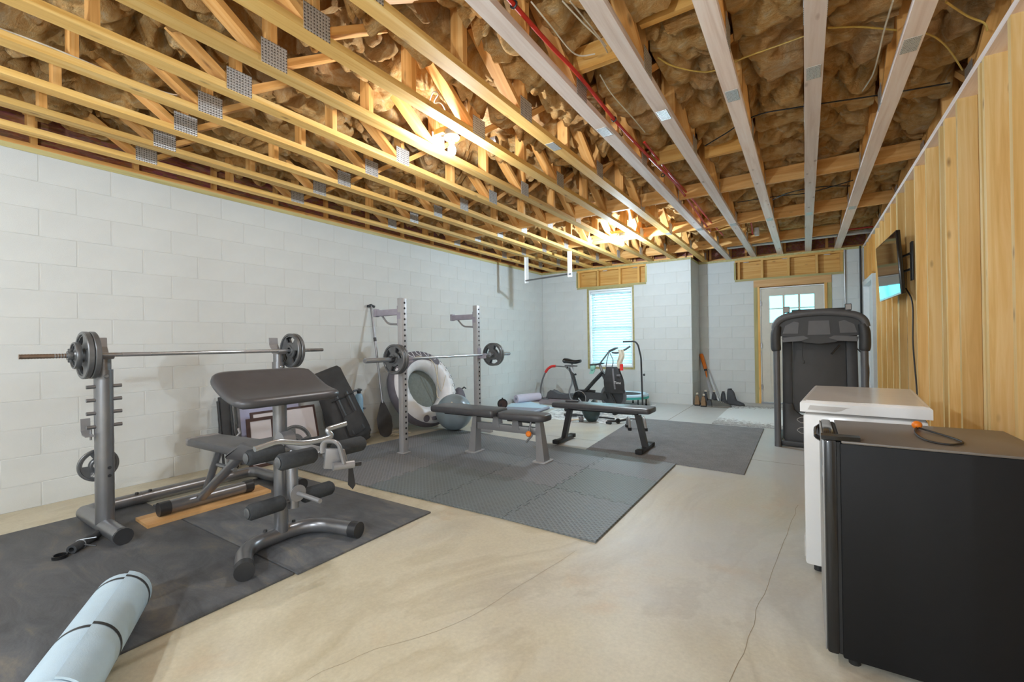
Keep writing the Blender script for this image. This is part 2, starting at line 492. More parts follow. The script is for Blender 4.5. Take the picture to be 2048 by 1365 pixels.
# -- block walls: painted mortar core with every block proud of it
def cut(a, b, holes):
    seg = [(a, b)]
    for h0, h1 in holes:
        nx = []
        for s, e in seg:
            if h1 <= s or h0 >= e: nx.append((s, e)); continue
            if h0 > s: nx.append((s, h0))
            if h1 < e: nx.append((h1, e))
        seg = nx
    return [(s, e) for s, e in seg if e - s > .02]
def blocks(core, u0, u1, off, place, holes=()):
    P, J, G = .417, .0075, .003
    for r in range(13):
        z1 = ZB - .2035 * r; z0 = max(z1 - .2035, 0)
        hs = [(h[0], h[1]) for h in holes if h[2] < z1 - .05 and h[3] > z0 + .05]
        o = off + (0 if r % 2 == 0 else P / 2)
        k = math.floor((u0 - o) / P)
        while o + k * P < u1:
            for a, b in cut(max(u0, o + k * P), min(u1, o + (k + 1) * P), hs):
                a2, b2 = a + J / 2, b - J / 2
                L, H = round(b2 - a2, 3), round(z1 - z0 - G, 3)
                if L < .02: continue
                inst('block', ('blk', L, H), lambda: M().box((0, 0, 0), (L, .03, H), None, .0025, 1), 'block_paint', core, place((a2 + b2) / 2, (z0 + z1) / 2))
            k += 1
wl = M().bx(LW - .2, LW - .0022, -2.2, WW + .2, 0, ZB).build('wall_left', 'mortar_paint', kind='structure', label='long left wall of white painted concrete block')
blocks(wl, -.4, WW, .859 - .417 * 4, lambda u, z: Matrix.Translation((LW - .015, u, z)) @ Matrix.Rotation(PI / 2, 4, 'Z'))
wx0, wx1, wz0, wz1 = -3.72, -2.75, .612, 2.24
hx0, hx1, hz0 = -3.935, -2.51, 2.24
cw = M()
yb0, yb1 = WW + .0022, WW + .2
for b in ((LW - .0, wx0, 0, hz0), (wx1, CX - .0022, 0, hz0), (wx0, wx1, 0, wz0), (LW, hx0, hz0, ZB), (hx1, CX - .0022, hz0, ZB)):
    cw.bx(b[0], b[1], yb0, yb1, b[2], b[3])
wwin = cw.build('wall_back', 'mortar_paint', kind='structure', label='white painted block wall around the window with blinds')
blocks(wwin, LW, CX, -4.66, lambda u, z: Matrix.Translation((u, WW + .015, z)), [(wx0, wx1, wz0, wz1), (hx0, hx1, hz0, 3)])
wr = M().bx(CX - .2, CX - .0022, WW + .2, DW + .2, 0, ZB).build('wall_return', 'mortar_paint', kind='structure', label='short return of the block wall beside the shoes')
blocks(wr, WW, DW, 8.49, lambda u, z: Matrix.Translation((CX - .015, u, z)) @ Matrix.Rotation(PI / 2, 4, 'Z'))
dx0, dx1, dz1 = -.775, .381, 2.222
ex0, ex1 = -1.078, .552
cd = M()
for b in ((CX - .2, dx0, 0, 2.228), (dx1, 1.1, 0, 2.228), (CX - .2, ex0, 2.228, ZB), (ex1, 1.1, 2.228, ZB)):
    cd.bx(b[0], b[1], DW + .0022, DW + .2, b[2], b[3])
wdr = cd.build('wall_door', 'mortar_paint', kind='structure', label='white painted block wall around the half-glazed door')
blocks(wdr, CX, .80, -1.56, lambda u, z: Matrix.Translation((u, DW + .015, z)), [(dx0, dx1, 0, dz1), (ex0, ex1, 2.228, 3)])
M().bx(CX - .10, CX - .08, WW, DW + .1, ZT, 3.07).build('trim_10', 'osb', kind='structure', label='strand board rim over the short wall return')
# closing walls out of the frame: rear wall and the far side of the neighbouring room
M().bx(LW - .2, 3.2, -2.3, -2.1, 0, 3.07).build('wall_rear', 'white_paint', kind='structure', label='plain white wall behind the camera')
M().bx(3.0, 3.2, -2.1, DW + .3, 0, 3.07).build('wall_far_side', 'white_paint', kind='structure', label='plain wall of the next room beyond the studs')
M().bx(1.1, 3.0, DW, DW + .2, 0, 3.07).build('wall_next_room', 'white_paint', kind='structure', label='plain end wall of the next room')
M().bx(LW - .3, 3.2, -2.3, DW + .3, 3.07, 3.11).build('ceiling', 'osb', kind='structure', label='oriented strand board subfloor above the trusses')

# -- sill plates and rim boards
M().bx(LW - .14, LW + .004, -2.1, WW + .2, ZB, ZT).build('trim_1', 'treated', kind='structure', label='greenish treated sill plate along the top of the long block wall')
M().bx(LW + .004, CX + .004, WW - .004, WW + .14, ZB, ZT).build('trim_2', 'treated', kind='structure', label='sill plate on top of the window wall')
M().bx(CX - .14, CX + .004, WW + .14, DW - .004, ZB, ZT).build('trim_3', 'treated', kind='structure', label='sill plate on the short wall return')
M().bx(CX - .14, 1.1, DW - .004, DW + .14, ZB, ZT).build('trim_4', 'treated', kind='structure', label='sill plate on top of the door wall')
def rim(name, a, b, label, wd):
    # reddish strand board rim with ladder framing in front of it
    a = Vector(a); b = Vector(b); d = (b - a).normalized(); nrm = Vector(wd)
    m = M(); L = (b - a).length
    c = (a + b) / 2 - nrm * .075
    m.box((c.x, c.y, (ZT + 3.07) / 2), (abs(d.x) * L + abs(nrm.x) * .02, abs(d.y) * L + abs(nrm.y) * .02, 3.07 - ZT))
    o = m.build(name, 'osb', kind='structure', label=label)
    k = .3
    while k < L:
        p = a + d * k - nrm * .040
        lumber('ladder_stud', (p.x, p.y, ZT + .038), (p.x, p.y, 3.03), .038, .089 * .5, 'pine_web', o, d)
        q = a + d * k - nrm * .0155
        inst('connector_plate', ('lp',), lambda: M().bx(-.045, .045, -.001, .001, 0, .085), 'galvanized', o, mtxf((q.x, q.y, ZT + .002), d, nrm))
        k += .61
    p0, p1 = a - nrm * .040, b - nrm * .040
    for z in (ZT + .019, 3.049):
        lumber('ladder_rail', (p0.x, p0.y, z), (p1.x, p1.y, z), .045, .038, 'pine_web', o, nrm)
    return o
rim('trim_5', (LW, -1.9, 0), (LW, WW + .12, 0), 'red-brown strand board rim above the left wall', (1, 0, 0))
rim('trim_6', (LW - .1, WW + .03, 0), (CX + .03, WW + .03, 0), 'strand board rim above the window wall', (0, -1, 0))
rim('trim_7', (CX - .1, DW + .03, 0), (1.1, DW + .03, 0), 'dark strand board rim above the door wall', (0, -1, 0))

# -- floor trusses
TRUSS = lambda k: .06 + .412 * k
ORD = ['leftmost', 'second', 'third', 'fourth', 'fifth', 'sixth', 'seventh', 'eighth', 'ninth', 'tenth', 'eleventh', 'twelfth', 'thirteenth', 'fourteenth']
def truss(k):
    x = TRUSS(k); y0, y1 = -1.95, (WW + .06 if k <= -5 else DW + .06)
    lab = 'leftmost wooden floor truss, nearest the left block wall' if k == -11 else ('floor truss over the stud wall top plate, farthest right' if k == 2 else '%s wooden floor truss counted from the left block wall' % ORD[k + 11])
    t = thing('floor_truss', lab, 'truss', (x, y0, ZT), 0, 'floor trusses overhead')
    lumber('bottom_chord', (x, y0, ZT + .019), (x, y1, ZT + .019), .089, .038, 'pine' if k < -3 else 'pale_wood', t)  # right-hand chords get paler wood, standing in for bounce light from below
    lumber('top_chord', (x, y0, 3.045), (x, y1, 3.045), .089, .038, 'pine_web', t)
    J = 1.30 + .018 * (-k - 5) - 1.285 * 2
    zb, zt = ZT + .038, 3.026
    while J < y1 - .1:
        for s in (-1, 1):
            e = J + s * .50
            if y0 + .05 < e < y1 - .05:
                lumber('web', (x, J + s * .045, zb + .012), (x, e, zt - .012), .086, .036, 'pine_web', t)
        lumber('web', (x, J, zb + .03), (x, J, zt), .087, .036, 'pine_web', t)
        if J + .6425 < y1 - .1:
            lumber('web', (x, J + .6425, zb), (x, J + .6425, zt), .087, .036, 'pine_web', t)
        for s in (-1, 1):
            inst('connector_plate', ('cp',), lambda: M().bx(-.0012, .0012, -.07, .07, 0, .13), 'galvanized', t, Matrix.Translation((x + s * .0457, J, ZT + .004)))
        J += 1.285
    lumber('web', (x, y1 - .03, zb), (x, y1 - .03, zt), .087, .036, 'pine_web', t)
    if -5 < k < 2:
        for ys in (3.04, 6.45):
            inst('splice_plate', ('sp',), lambda: M().bx(-.034, .034, -.07, .07, -.0012, .0012), 'galvanized', t, Matrix.Translation((x, ys, ZT - .0012)))
    return t
for k in range(-11, 3): truss(k)

BLOCKS = [(-3, 2.45, 2.83), (-2, 2.40, 2.92), (-3, 4.05, 2.80), (-2, 4.25, 2.84), (-3, 7.1, 2.82)]
# -- insulation batts, one run per bay
def insulation(k):
    xa = (TRUSS(k) + .046) if k > -12 else LW + .02
    xb = TRUSS(k + 1) - .046 if k < 2 else TRUSS(k) + .37
    yE = WW - .15 if k <= -6 else DW - .15
    if k == -5: yE = WW - .15
    nx, ny = 24, 560
    sd = k * 17.3
    V = []
    y0 = -1.9
    sag = .05 if k > -4 else .02
    def zz(u, y):
        p = Vector((xa + (xb - xa) * u, y, sd))
        q = p + Vector((noise.noise(p * 4), noise.noise(p * 4 + Vector((9, 0, 0))), 0)) * .12
        n1 = min(1, abs(noise.noise(q * 4.2)) * 2.3) ** .65; n2 = min(1, abs(noise.noise(q * 11.0)) * 2.3) ** .7
        a = n1 * .15 + n2 * .045 + noise.noise(p * 26) * .010
        seam = abs(((y + k * .37) / 1.2) % 1 - .5)          # batt ends every 1.2 m
        z = 3.03 - sag - a + (.07 if seam < .016 else 0)
        lim = 2.818
        for sy in (5.10, 6.63, 8.13):
            if abs(y - sy) < .075: lim = 2.842
        for bk_, sy, bz in BLOCKS:
            if bk_ == k and abs(y - sy) < .09: lim = max(lim, bz + .078)
        return max(z, lim + .01 * abs(noise.noise(p * 9)))
    m = M()
    vs = []; fs = []
    for j in range(ny):
        y = y0 + (yE - y0) * j / (ny - 1)
        for i in range(nx):
            u = i / (nx - 1)
            vs.append((xa + (xb - xa) * u, y + noise.noise(Vector((u * 5, y * 6, sd))) * .02, zz(u, y)))
    for j in range(ny - 1):
        for i in range(nx - 1): fs.append((j * nx + i, j * nx + i + 1, (j + 1) * nx + i + 1, (j + 1) * nx + i))
    # edge skirt up to the deck
    n0 = len(vs)
    ring = [(0, i) for i in range(nx)] + [(j, nx - 1) for j in range(1, ny)] + [(ny - 1, i) for i in range(nx - 2, -1, -1)] + [(j, 0) for j in range(ny - 2, 0, -1)]
    for j, i in ring: vs.append((vs[j * nx + i][0], vs[j * nx + i][1], 3.068))
    for q in range(len(ring)):
        a = ring[q]; b = ring[(q + 1) % len(ring)]
        fs.append((a[0] * nx + a[1], b[0] * nx + b[1], n0 + (q + 1) % len(ring), n0 + q))
    m.add(vs, fs)
    lab = ('tan fibreglass batt above the left wall beside the leftmost truss' if k == -12 else
           'tan fibreglass batt in the last bay beyond the stud wall' if k == 2 else
           'tan fibreglass batt in the bay right of the %s truss from the left wall' % ('first' if k == -11 else ORD[k + 11]))
    return m.build('insulation_batt', 'insulation', None, 80, lab, cat='insulation', group='fibreglass batts between the trusses')
for k in range(-12, 3): insulation(k)

# grade stamp on the underside of a near chord
sp_ = PX(690, 21, 2, ZT - .0006)
plain('ink', srgb(52, 46, 44), .8)
for k in range(-6, -2):
    if abs(TRUSS(k) - sp_.x) < .06:
        tr_ = [o for o in col.objects if o.name.startswith('floor_truss') and abs(o.location.x - TRUSS(k)) < .01][0]
        M().prism([(-.03, -.034), (.018, -.036), (.024, -.012), (.034, .0), (.022, .012), (.026, .034), (-.02, .03), (-.03, .01)], .0008, sp_).build('grade_stamp', 'ink', tr_)

# -- strongbacks and blocking across the trusses
for y, x0, x1, lab in ((5.10, -4.5, .93, 'strongback board crossing the trusses nearest the camera'), (6.63, -4.5, .93, 'strongback board crossing the trusses, second from the camera'), (8.13, -4.5, .5, 'strongback board crossing the trusses nearest the far wall')):
    o = lumber('strongback_board', (x0, y, ZT + .038 + .0695), (x1, y, ZT + .038 + .0695), .139, .038, 'pine_web', None, (0, 0, 1))
    tagp(o, lab, 'board', 'strongback boards')
for bx0, y, z, nm in ((TRUSS(-3), 2.45, 2.83, 'short pine block with stapled cables between trusses, near the red pipe'), (TRUSS(-2), 2.40, 2.92, 'short pine block high between trusses, left of the pale joists'),
                      (TRUSS(-3), 4.05, 2.80, 'short pine block between trusses below the red pipe clamp'), (TRUSS(-2), 4.25, 2.84, 'short pine block between trusses beside loose cables'), (TRUSS(-3), 7.1, 2.82, 'short pine block between trusses near the copper-coloured pipes')):
    o = lumber('blocking', (bx0 + .046, y, z), (bx0 + .366, y, z), .14, .038, 'pine_board', None, (0, 0, 1))
    tagp(o, nm, 'wood block', 'blocking between trusses')

# -- right stud wall
sw = struct('wall_right', 'open wall of bare pine studs along the right side', (SW, 0, 0))
pl = .428
ys = [2.949 + pl * i for i in range(-11, 12)]
for y in ys:
    lumber('stud', (SW + .0445, y + .019, .038), (SW + .0445, y + .019, ZB), .089, .038, 'pine_stud', sw)
for y in (2.949 + .36, 3.8 + .3, 6.0):
    lumber('stud', (SW + .0445, y + .019, .038), (SW + .0445, y + .019, ZB), .089, .038, 'pine_stud', sw)
lumber('top_plate', (SW + .0445, -2.1, ZT - .019), (SW + .0445, DW, ZT - .019), .089, .038, 'pale_wood', sw)
lumber('bottom_plate', (SW + .0445, -2.1, .019), (SW + .0445, 7.95, .019), .089, .038, 'pine_stud', sw)
for i in range(0, 11):
    y = 1.75 + i * .6
    if y + .58 < 7.9:
        lumber('backing_board', (SW + .1, y + .3, .0), (SW + .1, y + .3, ZT), .598, .018, 'pine_board', sw, (0, 1, 0))
# doorway in the stud wall at the far end
d2 = struct('door_2', 'white doorway trim in the stud wall by the treadmill', (SW, 8.5, 0))
m = M(); m.bx(SW - .012, SW + .10, 7.98, 8.06, 0, 2.06); m.bx(SW - .012, SW + .10, 9.10, 9.18, 0, 2.06); m.bx(SW - .012, SW + .10, 8.06, 9.10, 1.985, 2.06)
m.build('door_casing', 'white_paint', d2)
M().bx(SW + .06, SW + .095, 8.06, 9.10, .01, 1.985).build('door_slab', 'white_paint', d2)
M().bx(SW + .02, SW + .06, 8.06, 8.10, .01, 1.985).build('door_stop', 'white_paint', d2)
for y in (8.1, 8.42, 8.72, 9.05): lumber('header_stud', (SW + .0445, y, 2.1), (SW + .0445, y, ZB), .089, .038, 'pine_board', d2)
M().bx(SW + .05, SW + .089, 8.0, 9.2, 2.07, ZB).build('header_board', 'pine_board', d2)

# -- timber header over the window and the window itself
w1 = struct('window_1', 'white window with closed blinds in the block wall', (-3.2, WW, wz0))
def hdr(root, x0, x1, z0, z1, yf, studs):
    lumber('header_sheathing', (x0, yf + .10, (z0 + z1) / 2), (x1, yf + .10, (z0 + z1) / 2), z1 - z0, .02, 'pine_board', root, (0, 0, 1))
    lumber('header_plate', (x0, yf + .035, z0 + .019), (x1, yf + .035, z0 + .019), .089, .038, 'treated', root, (0, 1, 0))
    lumber('header_plate', (x0, yf + .035, z1 - .019), (x1, yf + .035, z1 - .019), .089, .038, 'pine_board', root, (0, 1, 0))
    for x in studs:
        lumber('header_stud', (x, yf + .035, z0 + .038), (x, yf + .035, z1 - .038), .038, .089, 'pine_board', root)
    lumber('header_end', (x0 - .0, yf + .035, z0 + .038), (x0 - .0, yf + .035, z1 - .038), .03, .089, 'treated', root)
    lumber('header_end', (x1 - .0, yf + .035, z0 + .038), (x1 - .0, yf + .035, z1 - .038), .03, .089, 'treated', root)
hdr(w1, hx0, hx1, hz0, ZB + .002, WW, (-3.895, -3.478, -3.025, -2.652))
f = M()
for b in ((wx0, wx0 + .032, wz0, wz1), (wx1 - .032, wx1, wz0, wz1), (wx0 + .032, wx1 - .032, wz0, wz0 + .036), (wx0 + .032, wx1 - .032, wz1 - .03, wz1)):
    f.bx(b[0], b[1], WW - .004, WW + .19, b[2], b[3])
f.build('wood_buck', 'treated', w1)
f = M(); a0, a1, c0, c1 = wx0 + .034, wx1 - .034, wz0 + .038, wz1 - .032
for b in ((a0, a0 + .03, c0, c1), (a1 - .03, a1, c0, c1), (a0 + .03, a1 - .03, c0, c0 + .045), (a0 + .03, a1 - .03, c1 - .035, c1)):
    f.bx(b[0], b[1], WW + .01, WW + .14, b[2], b[3], .004)
f.build('window_frame', 'vinyl', w1)
f = M(); b0, b1, e0, e1 = a0 + .032, a1 - .032, c0 + .047, c1 - .037; zm = (e0 + e1) / 2
for b in ((b0, b0 + .035, e0, e1), (b1 - .035, b1, e0, e1), (b0 + .035, b1 - .035, e0, e0 + .04), (b0 + .035, b1 - .035, e1 - .035, e1), (b0 + .035, b1 - .035, zm - .02, zm + .02)):
    f.bx(b[0], b[1], WW + .10, WW + .13, b[2], b[3])
f.build('sash', 'vinyl', w1)
for z0, z1 in ((e0 + .04, zm - .02), (zm + .02, e1 - .035)):
    M().bx(b0 + .035, b1 - .035, WW + .112, WW + .118, z0, z1).build('pane', 'glass', w1)
bl = thing('window_blind', 'closed white horizontal blind hanging in the window', 'blind', ((b0 + b1) / 2, WW + .06, e0))
M().bx(b0 + .006, b1 - .006, WW + .03, WW + .085, e1 - .045, e1 - .002, .004).build('head_rail', 'vinyl', bl)
M().bx(b0 + .008, b1 - .008, WW + .035, WW + .08, e0 + .004, e0 + .026, .004).build('bottom_rail', 'vinyl', bl)
nsl = 28
for i in range(nsl):
    z = e0 + .045 + (e1 - .06 - e0 - .045) * i / (nsl - 1)
    inst('slat', ('slat',), lambda: M().box((0, 0, 0), (b1 - b0 - .02, .056, .0045), (R(57), 0, 0)), 'slat', bl, Matrix.Translation(((b0 + b1) / 2, WW + .057, z)))
M().cyl((b0 + .1, WW + .026, e1 - .03), (b0 + .1, WW + .026, e1 - .75), .004, n=8).build('tilt_wand', 'vinyl', bl)

# -- door wall: header, jambs, half-glazed door
d1 = struct('door_1', 'beige exterior door with six small panes in a pine frame', (-.2, DW, 0))
hdr(d1, ex0, ex1, 2.228, ZB + .003, DW, (-1.01, -.635, -.232, .18, .52))
plain('door_paint', srgb(206, 200, 186), .42, var=.03)
lumber('jamb', (dx0 + .03, DW + .04, 0), (dx0 + .03, DW + .04, 2.1), .06, .09, 'treated', d1)
lumber('jamb', (dx1 - .03, DW + .04, 0), (dx1 - .03, DW + .04, 2.1), .06, .09, 'treated', d1)
lumber('jamb', (dx0 + .078, DW + .03, 0), (dx0 + .078, DW + .03, 2.1), .034, .09, 'pine_board', d1)
lumber('jamb', (dx1 - .082, DW + .03, 0), (dx1 - .082, DW + .03, 2.1), .040, .09, 'pine_board', d1)
lumber('door_head', (dx0, DW + .03, 2.165), (dx1, DW + .03, 2.165), .13, .08, 'plank', d1, (0, 0, 1))
m = M(); m.bx(-.679, -.665, DW + .0, DW + .06, 0, 2.085); m.bx(.266, .282, DW + .0, DW + .06, 0, 2.085); m.bx(-.665, .266, DW, DW + .06, 2.07, 2.085)
m.build('door_trim', 'white_paint', d1)
m = M(); m.bx(dx0, dx0 + .12, DW + .062, DW + .09, 0, 2.16); m.bx(dx1 - .13, dx1, DW + .062, DW + .09, 0, 2.16); m.bx(dx0, dx1, DW + .062, DW + .09, 2.05, 2.24); m.build('door_stop', 'pine_board', d1)
panes = [(-.53, -.33), (-.295, -.10), (-.065, .135)]
rows = [(1.455, 1.692), (1.712, 1.93)]
sl = M(); X0, X1 = -.663, .264
ypd0, ypd1 = DW + .02, DW + .062
xs = [X0] + [c for p in panes for c in p] + [X1]
sl.bx(X0, X1, ypd0, ypd1, .03, rows[0][0]); sl.bx(X0, X1, ypd0, ypd1, rows[1][1], 2.068); sl.bx(X0, X1, ypd0, ypd1, rows[0][1], rows[1][0])
for z0, z1 in rows:
    for i in range(0, 8, 2): sl.bx(xs[i], xs[i + 1], ypd0, ypd1, z0, z1)
ds = sl.build('door_slab', 'door_paint', d1)
for z0, z1 in rows:
    for a, b in panes: M().bx(a, b, DW + .035, DW + .045, z0, z1).build('pane', 'obscure_glass', ds)
for a, b in ((X0 + .12, -.24), (-.16, X1 - .12)):
    m = M()
    for q in ((a, b, .30, .318), (a, b, 1.30, 1.318), (a, a + .018, .318, 1.30), (b - .018, b, .318, 1.30)): m.bx(q[0], q[1], DW + .012, DW + .022, q[2], q[3])
    m.build('panel_moulding', 'door_paint', ds)
for z in (1.805, 1.047, .30): M().bx(-.672, -.655, DW - .006, DW + .002, z - .045, z + .045).build('hinge', 'steel_dark', ds)
M().bx(-.68, .28, DW - .03, DW + .09, 0, .028).build('threshold', 'steel_dark', d1)
M().cyl((.559, DW - .02, ZB), (.559, DW - .02, 1.2), .012, n=10).build('trim_8', 'conduit', kind='structure', label='bare metal conduit running down beside the door')
M().cyl((.765, DW - .012, ZT), (.765, DW - .012, 0), .013, n=8).build('trim_9', 'wire_black', kind='structure', label='black cable in the corner by the stud wall')

# -- the two porcelain bulb fittings, then three unseen bulbs added as fill
def lamp(x, y, z, label, power=1.0, tint=None, drop=0):
    t = thing('ceiling_lamp', label, 'lamp', (x, y, z), 0, 'bare bulb fittings in the row')
    m = M(); m.bx(x - .16, x + .16, y - .019, y + .019, z + .045, z + .083); m.build('mounting_bar', 'pine_board', t)
    m = M(); m.lathe([(.05, 0), (.052, .04), (.0, .044)][:2], (x, y, z), n=12); m.build('junction_box', 'steel_gray', t)
    if drop:
        M().cyl((x, y, z), (x, y, z - drop), .005, n=8).build('cord', 'wire_black', t); z -= drop
    m = M(); m.lathe([(.056, 0), (.06, -.008), (.052, -.022), (.026, -.03), (.024, -.05)], (x, y, z), n=24); m.build('lampholder', 'porcelain', t)
    m = M(); m.lathe([(.013, -.05), (.016, -.062), (.028, -.085), (.031, -.105), (.025, -.128), (.010, -.141)], (x, y, z), n=16); m.build('bulb', 'bulb_glass', t)
    L = bpy.data.lights.new('bulb_light', 'POINT'); L.energy = BULB_P * power; L.color = tint or BULB_C; L.shadow_soft_size = .035
    lo = bpy.data.objects.new('bulb_light', L); lo.location = (0, 0, -.185 - drop); lo.parent = t; col.objects.link(lo)
lamp(-2.15, 2.51, 2.685, 'lit bare bulb in a white porcelain holder, nearest the camera', .54, (.92, .955, 1))
lamp(-2.20, 6.30, 2.685, 'lit bare bulb in a white porcelain holder, farther one near the window wall', 1.5, (.66, .84, 1))
lamp(-.97, -1.25, 2.685, 'added fill bulb hanging on a cord, unseen behind the camera', 1.4, None, .85)  # pendant added for fill, hung low to brighten the ceiling
lamp(-3.03, -1.25, 2.685, 'added fill bulb in a porcelain holder, unseen behind the camera', .9)  # added to lift the light level from behind the camera
lamp(1.9, -.9, 2.685, 'added fill bulb in the next room, unseen behind the studs', .8)  # added to lift the light level through the open studs

# ================================================================== FLOOR COVERINGS
crack([(-.06, 3.70, 0), (-.11, 3.1, 0), (-.151, 2.61, 0), (-.192, 2.17, 0), (-.199, 1.945, 0), (-.232, 1.67, 0), (-.26, 1.3, 0)], .0016)
crack([(-1.46, .90, 0), (-1.407, 1.084, 0), (-1.228, 1.419, 0), (-1.158, 1.80, 0), (-1.079, 2.259, 0)], .0010)
plain('joint_cut', srgb(120, 112, 98), .9)
def strip(a, b, wd, mat, name):
    a = Vector(a); b = Vector(b); d = (b - a).normalized(); q = Vector((-d.y, d.x, 0)) * wd / 2; z = Vector((0, 0, .0006))
    return M().add([a + q + z, a - q + z, b - q + z, b + q + z], [(0, 1, 2, 3)]).build(name, mat, fl)
strip((-1.69, 4.9, 0), (-1.69, 8.48, 0), .008, 'joint_cut', 'saw_cut')
strip((-3.9, 4.92, 0), (.79, 4.86, 0), .008, 'joint_cut', 'saw_cut')

n = N('stall_mat'); v = n.coord()
a = n.noise(n.coord((1.2, 3.5, 1)), 1.9, 7, .7, .9)
c = n.ramp(a, [(.32, srgb(72, 74, 77)), (.52, srgb(93, 95, 98)), (.66, srgb(112, 109, 103)), (.80, srgb(136, 130, 120))])
n.bump(n.noise(v, 90, 3), .25, .004); n.out(c, n.ramp(a, [(.3, (.55, .55, .55, 1)), (.7, (.72, .72, .72, 1))]), 0, .3)
for (x0, x1, y0, y1, lab) in ((-4.02, -2.165, 1.292, 2.255, 'black rubber stall mat, the far one under the weight bench'), (-4.20, -2.185, -.62, 1.284, 'black dusty rubber stall mat nearest the camera, under the rolled mat')):
    M().bx(x0, x1, y0, y1, 0, .012, .003).build('rubber_mat', 'stall_mat', None, label=lab, cat='mat', group='black rubber stall mats')

n = N('foam_tile'); v = n.coord((1, 1, 1))
def tread(n, v):
    a = n.n('ShaderNodeTexWave', wave_type='BANDS', bands_direction='DIAGONAL', i_Scale=17.0); n.l(v, a.inputs['Vector'])
    m2 = n.n('ShaderNodeMapping'); m2.inputs['Scale'].default_value = (-1, 1, 1); n.l(v, m2.inputs[0])
    b = n.n('ShaderNodeTexWave', wave_type='BANDS', bands_direction='DIAGONAL', i_Scale=17.0); n.l(m2.outputs[0], b.inputs['Vector'])
    k = n.n('ShaderNodeMath', operation='MAXIMUM'); n.l(a.outputs['Fac'], k.inputs[0]); n.l(b.outputs['Fac'], k.inputs[1])
    return k.outputs[0]
k = tread(n, v)
oi = n.n('ShaderNodeObjectInfo')
base = n.ramp(oi.outputs['Random'], [(.0, srgb(102, 112, 112)), (.5, srgb(112, 116, 121)), (1.0, srgb(120, 121, 124))])
c = n.mix(base, n.ramp(k, [(.4, (.78, .78, .78, 1)), (.95, (1.12, 1.12, 1.12, 1))]), 1.0, 'MULTIPLY')
n.bump(k, .5, .004); n.out(c, .48, 0, .45)
# warped jigsaw tiles: shared zig-zag seams
XS = [-1.022, -1.682, -2.335, -2.99, -3.645, -4.20]
def seam_y(j, x):
    t = (-1.05 - x)
    return [2.405 + .015 * math.sin(t * 2.0), 3.072 + .088 * t, 3.70 + .10 * t, 4.315 + .10 * t][j]
def teeth(a, b, n=11, amp=.014):
    a = Vector(a); b = Vector(b); d = (b - a) / n; q = Vector((-d.y, d.x, 0)).normalized() * amp; out = [a]
    for i in range(n):
        s = q if i % 2 else -q
        if i == 0 or i == n - 1: s = Vector((0, 0, 0))
        out += [a + d * i + s, a + d * (i + 1) + s]
    return out + [b]
P = lambda i, j: (XS[i] + (.06 * (j - 1) if i == 5 else 0), seam_y(j, XS[i]), 0)
rowlab = ['front row', 'middle row', 'back row']
collab = ['first from the right', 'second from the right', 'third from the right', 'fourth from the right', 'last on the left']
for j in range(3):
    for i in range(5):
        e0 = teeth(P(i + 1, j), P(i, j)) if j > 0 else [Vector(P(i + 1, j)), Vector(P(i, j))]
        e1 = teeth(P(i, j), P(i, j + 1)) if i > 0 else [Vector(P(i, j)), Vector(P(i, j + 1))]
        e2 = list(reversed(teeth(P(i + 1, j + 1), P(i, j + 1)))) if j < 2 else [Vector(P(i, j + 1)), Vector(P(i + 1, j + 1))]
        e3 = list(reversed(teeth(P(i + 1, j), P(i + 1, j + 1)))) if i < 4 else [Vector(P(i + 1, j + 1)), Vector(P(i + 1, j))]
        out = []
        for e in (e0, e1, e2, e3):
            for p in e:
                if not out or (out[-1] - p).length > 1e-4: out.append(p)
        if (out[0] - out[-1]).length < 1e-4: out.pop()
        c = sum(out, Vector()) / len(out)
        pts = [((p.x - c.x) * .9925 + c.x, (p.y - c.y) * .9925 + c.y) for p in out]
        M().prism(pts, .014, (0, 0, .007), bev=.003).build('foam_tile', 'foam_tile', None, 15, label='grey diamond-tread foam tile, %s, %s' % (rowlab[j], collab[i]), cat='floor tile', group='interlocking foam tiles')

n = N('rug_gray'); v = n.coord((1, 1, 1))
a = n.noise(v, 130, 3, .7); b = n.noise(v, 7, 3)
c = n.mix(n.ramp(a, [(.3, srgb(108, 109, 112)), (.7, srgb(152, 153, 156))]), n.ramp(b, [(.3, (.9, .9, .9, 1)), (.7, (1.05, 1.05, 1.05, 1))]), 1.0, 'MULTIPLY')
n.bump(a, .7, .006); n.out(c, .95, 0, .1)
M().prism([(-1.985, 4.432), (-1.005, 4.330), (-.455, 4.283), (-.465, 6.60), (-2.14, 6.62)], .009, (0, 0, .0045)).build('area_rug', 'rug_gray', None, label='plain grey rug beside the flat bench', cat='rug')
n = N('rug_white'); v = n.coord((1, 1, 1))
a = n.noise(v, 24, 5, .7); b = n.n('ShaderNodeTexGradient', gradient_type='QUADRATIC_SPHERE')
vv = n.coord((.55, .62, 1)); n.l(vv, b.inputs[0])
t = n.n('ShaderNodeMath', operation='SUBTRACT'); n.l(a, t.inputs[0]); n.l(b.outputs['Fac'], t.inputs[1])
c = n.ramp(t.outputs[0], [(.20, srgb(226, 232, 234)), (.27, srgb(206, 208, 208)), (.32, srgb(110, 110, 112)), (.37, srgb(196, 196, 195)), (.44, srgb(150, 150, 150))])
n.bump(n.noise(v, 140, 2), .5, .005); n.out(c, .9)
M().bx(-1.10, .22, 6.69, 8.75, 0, .010).build('door_rug', 'rug_white', None, label='white rug with speckled dark border in front of the door', cat='rug')

